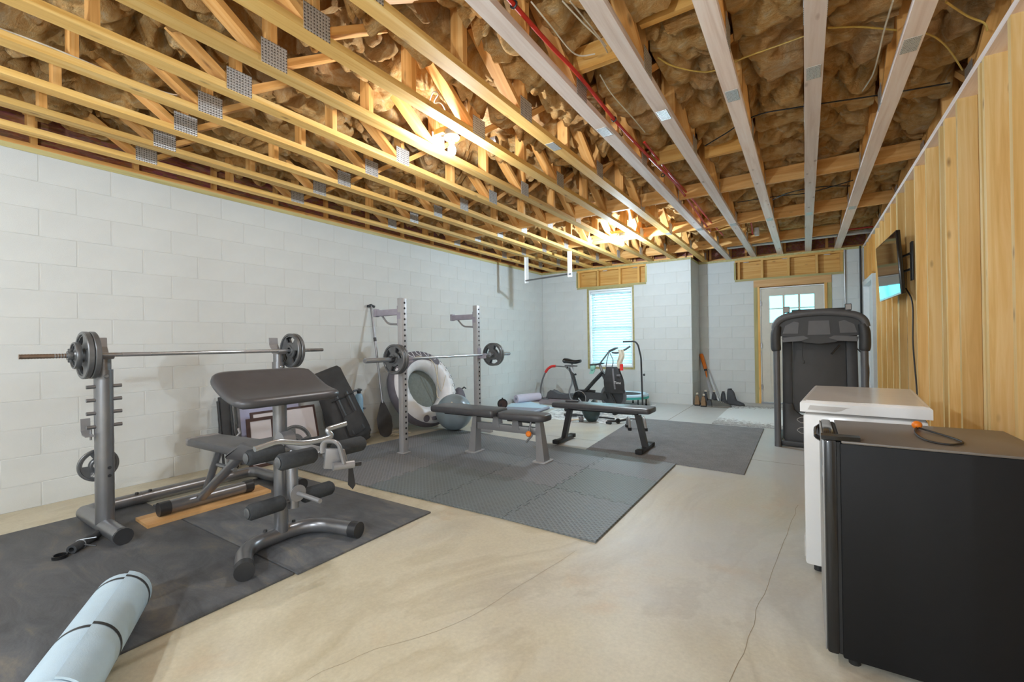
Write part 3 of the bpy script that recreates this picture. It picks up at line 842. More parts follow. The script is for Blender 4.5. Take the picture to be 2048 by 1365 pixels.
# ================================================================== WEIGHTS
def wplate(ctr, axis, r, t, label, group, openings=3, name='weight_plate', mark=None, phase=.5, hub=.026):
    X, Y, Z = frame(axis)
    T = Matrix(((X.x, Y.x, Z.x, ctr[0]), (X.y, Y.y, Z.y, ctr[1]), (X.z, Y.z, Z.z, ctr[2]), (0, 0, 0, 1)))
    o = thing(name, label, 'weight plate', ctr, 0, group, rot=T.to_3x3())
    m = M(T); h = t / 2
    m.lathe([(r * .86, -h * .7), (r * .88, -h), (r * .97, -h), (r, -h * .7), (r, h * .7), (r * .97, h), (r * .88, h), (r * .86, h * .7)], n=40, closed=True)
    m.build('rim', 'iron_plate', o)
    m = M(T); q = max(r * .27, hub + .012)
    m.lathe([(hub, -h * .95), (q, -h * .95), (q + .006, -h * .4), (q + .006, h * .4), (q, h * .95), (hub, h * .95)], n=28, closed=True)
    m.build('hub', 'iron_plate', o)
    def hole(rr, a):
        if not openings: return False
        aa = ((a / (2 * PI) * openings + phase) % 1) - .5
        return r * .46 < rr < r * .78 and abs(aa) < .27
    M().polar(q, r * .87, -h * .45, h * .45, 9, 48, hole, T).build('web', 'iron_plate', o)
    if mark:
        for k, (body, sz, a) in enumerate(mark):
            for s in (1,):
                ux = Vector((math.cos(R(a)), math.sin(R(a)), 0)); 
                pos = T @ Vector((ux.x * r * .6, ux.y * r * .6, h * .46))
                text(body, sz, 'steel_gray', o, mtxf(pos, (T.to_3x3() @ Vector((-ux.y, ux.x, 0))) * -1, T.to_3x3() @ ux), ext=.0015)
    return o
RX, RY0, RY1 = -3.68, .938, 2.05        # rack uprights
BX = -3.615                             # bar
# -- bench-press rack
rk = thing('bench_rack', 'dark grey steel rack on the rubber mats holding the plain bar at the left', 'weight rack', (RX, 1.5, .012))
zf = .012
for y, s in ((RY0, -1), (RY1, 1)):
    up = M().tube([(RX, y, zf + .06), (RX, y, 1.03)], .047, 20).build('upright', 'steel_dark', rk)
    M().tube([(RX, y, 1.0), (RX, y, 1.105)], .038, 18).build('inner_post', 'steel_dark', up)
    M().lathe([(.010, 0), (.013, .004), (.008, .012)], (RX + .046, y, .99), (1, 0, 0), 10).build('bolt', 'chrome', up)
    for z in (.927, .845, .764, .68):
        M().cyl((RX + .01, y - .085, z), (RX + .01, y + .085, z), .0115, n=10).build('peg', 'steel_dark', up)
    for z in (.42, .37): M().lathe([(.011, 0), (.009, .006)], (RX + .044, y + .012, z), (1, 0, 0), 10).build('bolt', 'black_plastic', up)
    # bent-plate bar cradle: tall tongue, sloped back, tray and lip
    m = M(); pr_ = [(-.075, .125), (-.07, .07), (-.035, .02), (-.03, .0), (.055, -.005), (.075, .012), (.078, .018)]
    th = .007
    for a, b in zip(pr_[:-1], pr_[1:]):
        d = Vector((b[0] - a[0], 0, b[1] - a[1])); L = d.length
        m.box((RX + (a[0] + b[0]) / 2, y, 1.105 + (a[1] + b[1]) / 2), (L + .004, .075, th), Matrix.Rotation(-math.atan2(d.z, d.x), 3, 'Y'), .002, 1)
    m.build('bar_cradle', 'steel_gray', up)
    ft = M().tube([(-4.09, y, zf + .047), (-3.37, y + s * .005, zf + .047)], .045, 18)
    ft.build('foot', 'steel_dark', rk)
    M().tube([(-3.385, y, zf + .047), (-3.355, y, zf + .047)], .0475, 18).build('end_cap', 'black_plastic', rk)
cm = arcs([(-4.00, RY0 - .0, zf + .047), (-4.11, RY0 + .02, zf + .047), (-4.11, RY1 - .02, zf + .047), (-4.00, RY1, zf + .047)], .12, 6)
cmo = M().tube(cm, .043, 16).build('crossmember', 'steel_dark', rk)
M().tube([(-4.11, 1.25, zf + .047), (-4.11, 1.72, zf + .047)], .0455, 16).build('sleeve', 'steel_dark', cmo)
for y in (1.22, 1.30): M().lathe([(.012, 0), (.010, .014)], (-4.09, y, zf + .085), (0, 0, 1), 10).build('bolt', 'black_plastic', cmo)
M().prism([(0, 0), (.16, 0), (.04, .26), (0, .26)], .012, (RX + .03, RY1 - .02, zf + .08), (1, 0, 0), (0, 0, 1)).build('gusset', 'steel_gray', rk)
sg = thing('safety_hook', 'pale bent safety hook on the lower peg of the left rack upright', 'hook', (RX, RY0 - .06, .60))
m = M(); pr_ = [(-.04, .13), (-.035, .06), (-.01, .035), (.05, .03)]
for a, b in zip(pr_[:-1], pr_[1:]):
    d = Vector((b[0] - a[0], 0, b[1] - a[1]))
    m.box((RX + (a[0] + b[0]) / 2, RY0 - .078, .60 + (a[1] + b[1]) / 2), (d.length + .004, .045, .006), Matrix.Rotation(-math.atan2(d.z, d.x), 3, 'Y'))
m.build('bent_plate', 'steel_gray', sg)
M().cyl((RX - .01, RY0 - .06, .60), (RX - .01, RY0 - .06, .665), .006, n=8).build('pin', 'steel_dark', sg)
# -- the plain bar
zb = 1.1235
bb = thing('barbell', 'thin chromed bar resting across the left rack', 'barbell', (BX, 1.49, zb))
M().tube([(BX, .70, zb), (BX, 2.29, zb)], .0135, 14).build('shaft', 'chrome', bb)
for y0, y1 in ((.567, .77), (2.22, 2.419)):
    m = M(); k = y0
    pts = []; rs = []
    nn = int((y1 - y0) / .006)
    for i in range(nn + 1):
        pts.append((BX, y0 + (y1 - y0) * i / nn, zb)); rs.append(.0128 if i % 2 else .0142)
    m.tube(pts, rs, 12).build('threaded_end', 'chrome_worn' if y0 < 1 else 'steel_dark', bb)
for y0, y1 in ((1.01, 1.16), (1.74, 1.93)): M().tube([(BX, y0, zb), (BX, y1, zb)], .0139, 14).build('knurled_grip', 'steel_gray', bb)
G1 = 'weight plates on the left rack bar'
wplate((BX, .868, zb), (0, -1, 0), .143, .028, 'iron plate nearest the left rack cradle on the plain bar', G1)
wplate((BX, .836, zb), (0, -1, 0), .143, .030, 'iron plate second out from the left rack cradle, with three grip slots', G1)
wplate((BX, .798, zb), (0, -1, 0), .080, .026, 'small iron plate outermost on the left end of the plain bar', G1, hub=.016)
wplate((BX, 2.118, zb), (0, -1, 0), .143, .028, 'iron plate inside on the right end of the plain bar', G1, phase=.8)
wplate((BX, 2.152, zb), (0, -1, 0), .143, .028, 'iron plate outside on the right end of the plain bar', G1, phase=.8)
sc_ = M().lathe([(.016, -.012), (.028, -.012), (.03, 0), (.028, .012), (.016, .012)], (BX, .772, zb), (0, 1, 0), 14, closed=True)
for k in range(6):
    a = PI / 3 * k; sc_.cyl((BX + .024 * math.cos(a), .772, zb + .024 * math.sin(a)), (BX + .044 * math.cos(a), .772, zb + .044 * math.sin(a)), .006, n=6)
sc_.build('spin_collar', 'iron_plate', None, label='star-shaped threaded collar on the left end of the plain bar', cat='collar')
wplate((-3.765, .93, .425), (1, 0, .0), .102, .022, 'ten pound iron plate hung low on the left rack upright', 'loose weight plates', mark=[('10', .05, 70), ('LB', .04, 250)], phase=.25)
M().cyl((-3.79, .93, .425), (-3.70, .93, .425), .012, n=10).build('storage_peg', 'steel_dark', rk)

# -- bench with preacher pad and leg developer
by = 1.445
wb = thing('weight_bench', 'grey tube weight bench with sloped arm-curl pad and foam leg rollers', 'weight bench', (-2.95, by, .012))
M().tube([(-3.63, 1.21, .080), (-3.63, 1.79, .080)], .043, 18).build('rear_foot', 'steel_dark', wb)
for a, b in ((1.195, 1.26), (1.74, 1.80)): M().tube([(-3.63, a, .080), (-3.63, b, .080)], .046, 18).build('end_cap', 'black_plastic', wb)
M().tube([(-3.60, by, .10), (-3.02, by, .475)], .031, 16).build('rear_leg', 'steel_dark', wb)
M().tube([(-3.56, by, .12), (-3.33, by, .48)], .024, 14).build('brace', 'steel_dark', wb)
M().tube([(-3.36, by, .36), (-3.12, by, .36)], .014, 12).build('cross_bar', 'steel_dark', wb)
M().bx(-3.45, -2.55, by - .022, by + .022, .465, .495, .004).build('seat_rail', 'steel_dark', wb)
def pad(name, mat, c, L, W, T, rise=0, r=.05, tw=None):
    X = Vector((math.cos(rise), 0, math.sin(rise)))
    out = rrect(L, W, r, 5)
    if tw: out = [(p[0], p[1] * (1 + (tw - 1) * (.5 - p[0] / L))) for p in out]
    return M().prism(out, T, c, X, (0, 1, 0), T * .3)
pad('b', 0, (-3.20, by, .518), .82, .26, .055, .03, .05, .8).build('back_pad', 'vinyl_black', wb)
pad('b', 0, (-3.565, by, .509), .10, .215, .057, .03, .045).build('pad_end_panel', 'vinyl_gray', wb)
m = M(); o = [(-.20, .0), (.16, .03), (.19, .06), (.17, .105), (-.02, .125), (-.17, .055), (-.20, .03)]
m.prism(o, .27, (-2.755, by, .475), (1, 0, 0), (0, 0, 1), .02); m.build('seat_pad', 'vinyl_black', wb)
M().tube([(-2.585, by, .075), (-2.585, by, .86)], .0375, 20).build('front_post', 'steel_dark', wb)
M().tube([(-2.585, by, .012 + .10), (-2.585, by, .20)], .0385, 20).build('post_sleeve', 'steel_dark', wb)
M().box((-2.57, by, .868), (.20, .30, .012), (0, R(20), 0)).build('pad_bracket', 'steel_dark', wb)
# curl pad: gently hollow sheet, thick with a soft rim
def cp(u, v, side):
    # u along the slope (top->bottom), v across
    W = .62; vv = v * 2 - 1; uu = u * 2 - 1
    e = max(0, abs(vv) - .88) / .12; f_ = max(0, abs(uu) - .84) / .16
    th = .027 * math.sqrt(max(.12, 1 - max(e, f_) ** 2))
    vs_ = vv * (1 - .07 * abs(uu) ** 7); us = (uu * (1 - .16 * abs(vv) ** 9) + 1) / 2
    x = -2.785 + .385 * us; z = 1.015 - .155 * (1 - (1 - us) ** 1.9)
    sl = -.155 * 1.9 * (1 - us + .001) ** .9 / .385; l = math.hypot(1, sl)
    return Vector((x + side * th * -sl / l, by + vs_ * W / 2, z + side * th / l))
m = M(); NU, NV = 18, 26
top = [cp(i / (NU - 1), j / (NV - 1), 1) for i in range(NU) for j in range(NV)]
bot = [cp(i / (NU - 1), j / (NV - 1), -1) for i in range(NU) for j in range(NV)]
fs = []
for i in range(NU - 1):
    for j in range(NV - 1):
        a, b, c, d = i * NV + j, (i + 1) * NV + j, (i + 1) * NV + j + 1, i * NV + j + 1
        fs += [(a, b, c, d), tuple(NU * NV + q for q in (d, c, b, a))]
rg = [j for j in range(NV)] + [i * NV + NV - 1 for i in range(1, NU)] + [(NU - 1) * NV + j for j in range(NV - 2, -1, -1)] + [i * NV for i in range(NU - 2, 0, -1)]
for q in range(len(rg)): a, b = rg[q], rg[(q + 1) % len(rg)]; fs.append((a, b, NU * NV + b, NU * NV + a))
m.add(top + bot, fs); m.build('curl_pad', 'vinyl_black', wb, 60)
# curved front foot
fo = arcs([(-2.33, 1.115, .06), (-2.585, 1.235, .06), (-2.60, 1.64, .06), (-2.26, 1.715, .06)], .22, 8)
M().tube(fo, .042, 18).build('front_foot', 'steel_dark', wb)
for a, b in ((fo[0], fo[1]), (fo[-1], fo[-2])):
    d = (a - b).normalized(); M().tube([a - d * .03, a + d * .025], .0465, 20).build('end_cap', 'black_plastic', wb)
for y in (1.36, 1.53): M().lathe([(.011, 0), (.009, .012)], (-2.60, y, .10), (0, 0, 1), 10).build('bolt', 'black_plastic', wb)
# leg developer
lv = M().tube([(-2.50, by, .60), (-2.47, by, .56), (-2.455, by, .24)], .030, 16).build('leg_lever', 'steel_dark', wb)
M().prism(circ(.052, 20), .07, (-2.53, by, .615), (1, 0, 0), (0, 0, 1)).build('pivot_bracket', 'steel_gray', wb)
def roller(x, z, y0, y1, band=False):
    o = M().tube([(x, y0 + .0, z), (x, y0 + .012, z), (x, y1 - .012, z), (x, y1, z)], [.034, .042, .042, .034], 20).build('foam_roller_pad', 'foam_black', wb)
    M().lathe([(.026, 0), (.028, .006), (.020, .010)], (x, y0, z) if y0 < by else (x, y1, z), (0, -1 if y0 < by else 1, 0), 16).build('roller_cap', 'iron_plate', o)
for x, z in ((-2.46, .575), (-2.155, .593), (-2.455, .288)):
    roller(x, z, 1.195, 1.385); roller(x, z, 1.50, 1.69)
    M().tube([(x, 1.20, z), (x, 1.68, z)], .011, 10).build('roller_axle', 'steel_dark', wb)
M().tube([(-2.50, by, .60), (-2.10, by, .585)], .027, 14).build('curl_arm', 'steel_gray', wb)
pg = M().cyl((-2.43, by, .33), (-2.20, by, .322), .0125, n=12).build('weight_peg', 'steel_gray', wb)
M().lathe([(.046, 0), (.046, .006)], (-2.41, by, .33), (1, 0, 0), 20).build('peg_flange', 'steel_gray', pg)
ck = M(); ck.tube(arcs([(-2.12, by - .03, .60), (-2.12, by - .03, .66), (-2.05, by + .01, .66), (-2.04, by + .035, .54)], .05, 6), .020, 12, flat=.55)
ck.build('clamp_yoke', 'steel_gray', wb)
M().prism([(-.06, -.055), (.035, -.075), (.06, -.03), (.045, .03), (-.05, .05)], .03, (-2.09, by + .02, .575), (.35, .93, 0), (0, 0, 1), .005).build('clamp_plate', 'steel_gray', wb)
M().cyl((-2.07, by - .01, .528), (-2.03, by + .09, .525), .021, n=16).build('clamp_barrel', 'steel_gray', wb)
M().cyl((-2.03, by + .09, .525), (-2.02, by + .125, .522), .013, n=10).build('clamp_knob', 'black_plastic', wb)
cb_ = thing('curl_bar', 'bent chrome curl bar lying in the clamp in front of the bench seat', 'bar', (-2.12, 1.3, .66))
M().tube(arcs([(-2.12, 1.065, .690), (-2.12, 1.175, .706), (-2.12, 1.30, .672), (-2.12, 1.40, .668), (-2.12, 1.475, .676), (-2.13, 1.435, .715), (-2.13, 1.56, .728)], .03, 5), .0135, 12).build('bent_shaft', 'chrome', cb_)
M().prism([(0, 0), (.02, 0), (.035, -.11), (.02, -.13), (-.005, -.10)], .006, (-2.055, by + .075, .515), (.2, .98, 0), (0, 0, 1)).build('strap_loop', 'black_plastic', wb)

M().prism([(-3.75, 1.11), (-3.512, 1.10), (-3.527, 1.895), (-3.755, 1.915)], .02, (0, 0, .022)).build('wood_plank', 'plank', None, label='pale wood plank under the rear foot of the weight bench', cat='plank')

# -- small things on the near mat
h1 = thing('hand_gripper', 'black foam handle with wire clip lying by the left rack foot', 'handle', (-3.52, .80, .012))
a, b = Vector((-3.455, .735, .037)), Vector((-3.61, .885, .037))
d = (b - a).normalized(); X_, Y_, Z_ = frame(d)
M().lathe([(.013, 0), (.025, .0), (.026, .01), (.024, (b - a).length), (.013, (b - a).length)], a, d, 18, closed=True).build('foam_sleeve', 'foam_black', h1)
c_ = a + d * .07
M().tube([c_ + X_ * .027 * math.cos(t) + Y_ * .027 * math.sin(t) for t in [i * PI / 8 for i in range(16)]], .003, 8, closed=True).build('wire_clip', 'chrome', h1)
M().tube([c_ + Vector((0, 0, .027)), c_ + Vector((.045, .06, .03))], .0035, 8).build('clip_arm', 'chrome', h1)
M().tube([c_ + Vector((.02, .01, .0)), c_ + Vector((.055, .055, -.015))], .004, 8).build('clip_arm', 'black_plastic', h1)
M().lathe([(.031, 0), (.034, .002), (.034, .017), (.030, .020), (.026, .018), (.027, .004)], (-3.447, .688, .012), (0, 0, 1), 28, closed=True).build('ring_cap', 'black_gloss', None, label='small black ring lying beside the foam handle', cat='ring')

# -- rolled exercise mat
A, B = Vector((-2.43, .672, 0)), Vector((-1.84, .33, 0)); d = (B - A).normalized(); L = (B - A).length; sd = Vector((d.y, -d.x, 0)) * -1
plain('yoga_blue', srgb(176, 198, 212), .62, var=.04, bump=.15, bsc=220)
ym = thing('rolled_mat', 'pale blue exercise mat rolled up with two black straps, in the near left corner', 'exercise mat', (A + B) / 2 + Vector((0, 0, .012)))
def spiral(t, k):       # t 0..1 along the winding
    a = t * 2 * PI * 6.1 + R(40)
    r = .030 + .066 * t
    return r * math.cos(a), r * math.sin(a)
ns = 220; V = []; Fc = []
th = .007
for q, (s0) in enumerate((0, L)):
    for i in range(ns):
        t = i / (ns - 1); x, z = spiral(t, 0); l = math.hypot(x, z)
        for rr in (l, l + th):
            V.append(A + d * s0 + sd * (x / l * rr) + Vector((0, 0, z / l * rr + .116)))
for i in range(ns - 1):
    a = 2 * i; b = 2 * ns + 2 * i
    Fc += [(a, a + 2, b + 2, b), (a + 1, b + 1, b + 3, a + 3), (a, a + 1, a + 3, a + 2), (b, b + 2, b + 3, b + 1)]
e = 2 * ns - 2; Fc += [(e, e + 1, 2 * ns + e + 1, 2 * ns + e), (0, 2 * ns, 2 * ns + 1, 1)]
M().add(V, Fc).build('mat_sheet', 'yoga_blue', ym, 50)
for s_ in (.045, .40):
    m = M(); vs = []; nk = 48; t0 = 1 - 1 / 6.1
    for w_ in (-.008, .008):
        for i in range(nk + 1):
            x, z = spiral(t0 + (1 - t0) * i / nk, 0); l = math.hypot(x, z); q_ = (l + th + .0012) / l
            vs.append(A + d * (s_ + w_) + sd * (x * q_) + Vector((0, 0, z * q_ + .116)))
    m.add(vs, [(i, i + 1, nk + 2 + i, nk + 1 + i) for i in range(nk)] + [(nk, 0, nk + 1, 2 * nk + 1)]); m.build('strap', 'black_plastic', ym)

# ================================================================== SQUAT STAND
plain('rack_silver', srgb(168, 168, 170), .42, .25, var=.03)
plain('hole_dark', srgb(30, 30, 32), .8)
SX, SY0, SY1 = -3.565, 3.32, 4.60
ss = thing('squat_stand', 'pair of silver drilled uprights on the foam tiles holding the long bar', 'squat stand', (SX, 3.95, .014))
for y in (SY0, SY1):
    up = M().bx(SX - .032, SX + .032, y - .036, y + .036, .014, 1.65, .004).build('upright', 'rack_silver', ss)
    for i in range(26):
        z = 1.60 - i * .0575
        if z > .10: inst('pin_hole', ('ph',), lambda: M().lathe([(.0115, -.001), (.0115, .0012)], (0, 0, 0), (1, 0, 0), 12), 'hole_dark', up, Matrix.Translation((SX + .0325, y + .006, z)))
    M().bx(SX - .05, SX + .05, y - .055, y + .055, .014, .026, .003).build('base_plate', 'rack_silver', ss)
    M().bx(SX - .10, SX + .22, y - .03, y + .03, .026, .075, .004).build('base_tube', 'rack_silver', ss) if y > 4 else None
    sp = M().bx(SX - .40, SX - .032, y - .026, y + .026, 1.475, 1.54, .004).build('spotter_arm', 'bracket_gray', ss)
    M().bx(SX - .425, SX - .385, y - .03, y + .03, 1.468, 1.555, .006).build('arm_stop', 'bracket_gray', sp)
    M().tube(arcs([(SX - .31, y, 1.475), (SX - .22, y, 1.385), (SX - .034, y, 1.375)], .05, 6), .011, 10).build('arm_brace', 'steel_gray', sp)
    M().bx(SX - .04, SX - .032, y - .034, y + .034, 1.36, 1.57).build('arm_plate', 'bracket_gray', sp)
    M().bx(SX - .036, SX + .012, y - .040, y - .036, 1.43, 1.50).build('arm_sleeve', 'bracket_gray', sp)
    jc = M().bx(SX + .033, SX + .045, y - .035, y + .035, .965, 1.10, .003).build('bar_cup', 'bracket_gray', ss)
    M().bx(SX + .045, SX + .125, y - .034, y + .034, .965, .995, .004).build('cup_tray', 'bracket_gray', jc)
    M().bx(SX + .115, SX + .128, y - .034, y + .034, .995, 1.03, .003).build('cup_lip', 'bracket_gray', jc)
zb2, bx2 = 1.0105, SX + .075
b2 = thing('barbell', 'long bar with thick bright sleeves resting on the silver squat stand', 'barbell', (bx2, 4.0, zb2))
M().tube([(bx2, 3.20, zb2), (bx2, 4.80, zb2)], .014, 14).build('shaft', 'chrome', b2)
for y0, y1, s in ((2.775, 3.22, -1), (4.78, 5.24, 1)):
    sl = M().tube([(bx2, y0, zb2), (bx2, y1, zb2)], .0245, 18).build('sleeve', 'chrome', b2)
    M().lathe([(.034, -.012), (.036, 0), (.034, .012)], (bx2, y1 + .0 if s < 0 else y0, zb2), (0, 1, 0), 18).build('sleeve_stop', 'chrome', sl)
    M().lathe([(.017, 0), (.016, .004)], (bx2, y0 if s < 0 else y1, zb2), (0, s, 0), 14).build('end_button', 'steel_dark', sl)
G2 = 'weight plates on the squat stand bar'
for y, lab in ((3.178, 'iron grip plate against the stop on the left sleeve of the long bar'), (3.138, 'iron grip plate outermost on the left sleeve of the long bar'), (4.84, 'iron grip plate against the stop on the right sleeve of the long bar'), (4.882, 'iron grip plate outermost on the right sleeve of the long bar')):
    wplate((bx2, y, zb2), (0, -1, 0), .154, .036, lab, G2, phase=.15)
cl = thing('spring_collar', 'black spring collar beside the plates on the left sleeve', 'collar', (bx2, 3.10, zb2))
M().tube([(bx2 + .03 * math.cos(i * .5), 3.075 + i * .0007, zb2 + .03 * math.sin(i * .5)) for i in range(52)], .0045, 8).build('coil', 'black_plastic', cl)
for s in (-1, 1): M().cyl((bx2 + .028, 3.095 + s * .012, zb2 + .01), (bx2 + .065, 3.095 + s * .016, zb2 + .03), .007, n=8).build('grip', 'black_plastic', cl)

# ================================================================== ADJUSTABLE BENCH
ay = 3.76
zt_ = .014
ab = thing('adjustable_bench', 'black padded adjustable bench on trapezoid grey legs under the long bar', 'weight bench', (-2.7, ay, zt_))
def ypad(x0, x1, y0, y1, z0, z1, r, tw=None, slope=0):
    L = x1 - x0; W = y1 - y0; out = rrect(L, W, r, 5)
    if tw: out = [(p[0], p[1] * (tw + (1 - tw) * (.5 - p[0] / L))) for p in out]
    return M().prism(out, z1 - z0, ((x0 + x1) / 2, (y0 + y1) / 2, (z0 + z1) / 2), (math.cos(slope), 0, math.sin(slope)), (0, 1, 0), (z1 - z0) * .3)
ypad(-3.47, -2.62, ay - .15, ay + .15, .415, .485, .035).build('back_pad', 'vinyl_black', ab)
ypad(-2.60, -2.06, ay - .155, ay + .155, .405, .470, .10, .75).build('seat_pad', 'vinyl_black', ab)
M().bx(-2.90, -2.18, ay - .03, ay + .03, .265, .335, .004).build('spine', 'steel_gray', ab)
for x in (-2.66, -2.42):
    M().prism([(-.045, -.04), (.045, -.04), (.028, .07), (-.028, .07)], .075, (x, ay, .34), (1, 0, 0), (0, 0, 1)).build('pivot_tower', 'steel_gray', ab)
for x, tx in ((-2.96, -2.93), (-2.13, -2.165)):
    lg = M()
    vs = []
    for (w_, dpt, z, cx) in ((.045, .055, zt_ + .012, x), (.024, .035, .405, tx)):
        vs += [(cx - w_, ay - dpt, z), (cx + w_, ay - dpt, z), (cx + w_, ay + dpt, z), (cx - w_, ay + dpt, z)]
    lg.add(vs, [(0, 1, 5, 4), (1, 2, 6, 5), (2, 3, 7, 6), (3, 0, 4, 7), (0, 3, 2, 1), (4, 5, 6, 7)])
    lg.build('leg', 'steel_gray', ab)
    M().prism(rrect(.15, .19, .025), .010, (x, ay, zt_ + .006)).build('foot_plate', 'rack_silver', ab)
M().bx(-3.36, -2.68, ay - .025, ay + .025, .385, .416).build('back_rail', 'black_plastic', ab)
M().bx(-2.52, -2.14, ay - .03, ay + .03, .375, .406).build('seat_rail', 'black_plastic', ab)
M().tube([(-2.22, ay - .065, .40), (-2.24, ay - .075, .285)], .010, 8).build('adjust_link', 'steel_dark', ab)
M().tube([(-2.27, ay - .075, .20), (-2.20, ay - .08, .275)], .012, 8).build('adjust_lever', 'steel_gray', ab)
M().lathe([(.010, 0), (.026, .004), (.028, .022), (.018, .034)], (-2.235, ay - .08, .285), (.3, -.95, 0), 16).build('pop_pin_knob', 'orange', ab)

# ================================================================== FLAT BENCH
fy = 4.70
fb = thing('flat_bench', 'narrow flat bench with dark pad and black legs on rubber-shod bars', 'weight bench', (-1.9, fy, 0))
ypad(-2.475, -1.335, fy - .135, fy + .135, .405, .465, .04).build('pad', 'vinyl_gray_dark' if 'vinyl_gray_dark' in MAT else 'vinyl_black', fb)
M().bx(-2.30, -1.50, fy - .03, fy + .03, .375, .404, .003).build('rail', 'black_plastic', fb)
for x0, x1 in ((-2.37, -2.295), (-1.425, -1.50)):
    m = M(); vs = []
    for z, x in ((.05, x0), (.376, x1)): vs += [(x - .028, fy - .03, z), (x + .028, fy - .03, z), (x + .028, fy + .03, z), (x - .028, fy + .03, z)]
    m.add(vs, [(0, 1, 5, 4), (1, 2, 6, 5), (2, 3, 7, 6), (3, 0, 4, 7), (0, 3, 2, 1), (4, 5, 6, 7)]); m.build('leg', 'black_plastic', fb)
    fo = M().bx(x0 - .03, x0 + .03, fy - .20, fy + .20, .014, .052, .003).build('foot_bar', 'black_plastic', fb)
    for s in (-1, 1): M().bx(x0 - .036, x0 + .036, fy + s * .20 - .035, fy + s * .20 + .035, .0145, .058, .006).build('rubber_end', 'rubber_black', fo)
rm = thing('remote_control', 'small dark remote lying on the far end of the flat bench pad', 'remote', (-2.30, fy + .05, .465))
M().box((-2.28, fy + .03, .474), (.15, .045, .017), (0, 0, R(18)), .005).build('body', 'black_plastic', rm)
M().box((-2.28, fy + .03, .483), (.10, .032, .002), (0, 0, R(18))).build('key_panel', 'fabric_gray', rm)

# ================================================================== THINGS ALONG THE LEFT WALL
plain('ball_gray', srgb(140, 156, 166), .28, var=.03)
bp = PX(904, 823, 2, .25) + Vector((.09, -.06, 0))
bl_ = thing('exercise_ball', 'grey-blue inflated exercise ball by the river tube', 'ball', (bp.x, bp.y, 0))
M().ell((bp.x, bp.y, .254), (.24, .24, .238), n=40, m=24).build('ball', 'ball_gray', bl_)
M().lathe([(.012, 0), (.010, .006)], (bp.x + .10, bp.y - .16, .404), (.40, -.64, .64), 10).build('valve_plug', 'wire_white', bl_)

plain('tube_white', srgb(226, 228, 232), .4, var=.03)
plain('tube_gray', srgb(104, 102, 112), .7, var=.1, bump=.2)
tc = PX(846, 776, 0, -4.45)
nrm = Vector((.93, -.10, .36)).normalized()
tb = thing('river_tube', 'large white inflatable river tube with grey cover and laced cords against the wall', 'inflatable tube', (tc.x, tc.y, 0))
X_, Y_, Z_ = frame(nrm)
cz = .545
C0 = Vector((tc.x, tc.y, cz))
Rm, rm_ = .405, .135
def tor(a, b, k=1.0, off=0): return C0 + X_ * ((Rm + rm_ * k * math.cos(b)) * math.cos(a)) + Y_ * ((Rm + rm_ * k * math.cos(b)) * math.sin(a)) + Z_ * (rm_ * k * math.sin(b) * .95 + off)
m = M(); m.grid(lambda u, v: tor(u * 2 * PI, v * 2 * PI, 1 + .012 * math.sin(u * 2 * PI * 22)), 88, 28, True, True); m.build('ring', 'tube_white', tb, 80)
plain('tube_mesh', srgb(116, 124, 120), .8, var=.1, sc=30)
M().prism(circ(Rm - rm_ * .55, 40), .006, C0 - Z_ * .06, X_, Y_).build('mesh_floor', 'tube_mesh', tb)
m = M(); m.grid(lambda u, v: tor(u * 2 * PI, R(-100) + v * R(138), 1.03), 72, 14, True); m.build('outer_cover', 'tube_gray', tb, 80)
a_up = math.atan2(Vector((0, 0, 1)).dot(Y_), Vector((0, 0, 1)).dot(X_))
m = M(); m.grid(lambda u, v: tor(a_up - .75 + u * 1.7, R(25) + v * R(75), 1.045), 26, 10); m.build('backrest_cover', 'tube_gray', tb, 80)
for k in range(46):
    a = 2 * PI * k / 46
    if -.1 < math.sin(a - a_up + 2.2) and k % 1 == 0:
        M().tube([tor(a, R(36), 1.06), tor(a + .03, R(56), 1.05), tor(a + .06 * (1 if k % 2 else -1), R(80), 1.05)], .006, 6).build('lace', 'tube_white', tb)
M().tube(spl([tor(a_up + .2, R(75), 1.1), tor(a_up - .4, R(95), 1.1), tor(a_up - .75, R(140), 1.12) + Vector((.05, 0, -.06)), tor(a_up - .8, R(160), 1.1) + Vector((.09, 0, -.32)), tor(a_up - 2.2, R(120), 1.12)], 8), .006, 6).build('cord', 'wire_white', tb)
M().tube(spl([tor(a_up - .7, R(100), 1.1), tor(a_up - .8, R(130), 1.1) + Vector((.03, 0, -.15)), tor(a_up - .95, R(120), 1.1) + Vector((.03, 0, -.28)), tor(a_up - 1.1, R(100), 1.1) + Vector((.02, 0, -.05))], 8), .006, 6).build('cord', 'wire_white', tb)
for da in (PI - .35, PI + .30):
    p = tor(a_up + da, R(62), 1.0)
    M().lathe([(.045, -.012), (.048, 0), (.04, .012)], p, (p - C0 + nrm * .9), 18).build('valve_patch', 'tube_gray', tb)
M().box(tor(a_up + PI - .02, R(70), 1.04), (.03, .15, .05), (0, R(-20), 0), .01).build('cup_handle', 'tube_gray', tb)
pk = thing('stuff_sack', 'small dark grey stuff sack standing behind the ball by the river tube', 'bag', (-4.42, PX(918, 788, 0, -4.42).y, 0))
pc = PX(918, 788, 0, -4.42)
M().ell((pc.x, pc.y, pc.z * .5 + .05), (.09, .13, pc.z * .5 + .05), None, 18, 12).build('sack', 'tube_gray', pk)
M().tube([(pc.x, pc.y + .05, pc.z + .06), (pc.x + .02, pc.y + .10, pc.z + .09), (pc.x + .02, pc.y + .14, pc.z + .07)], .012, 8).build('drawstring', 'black_plastic', pk)

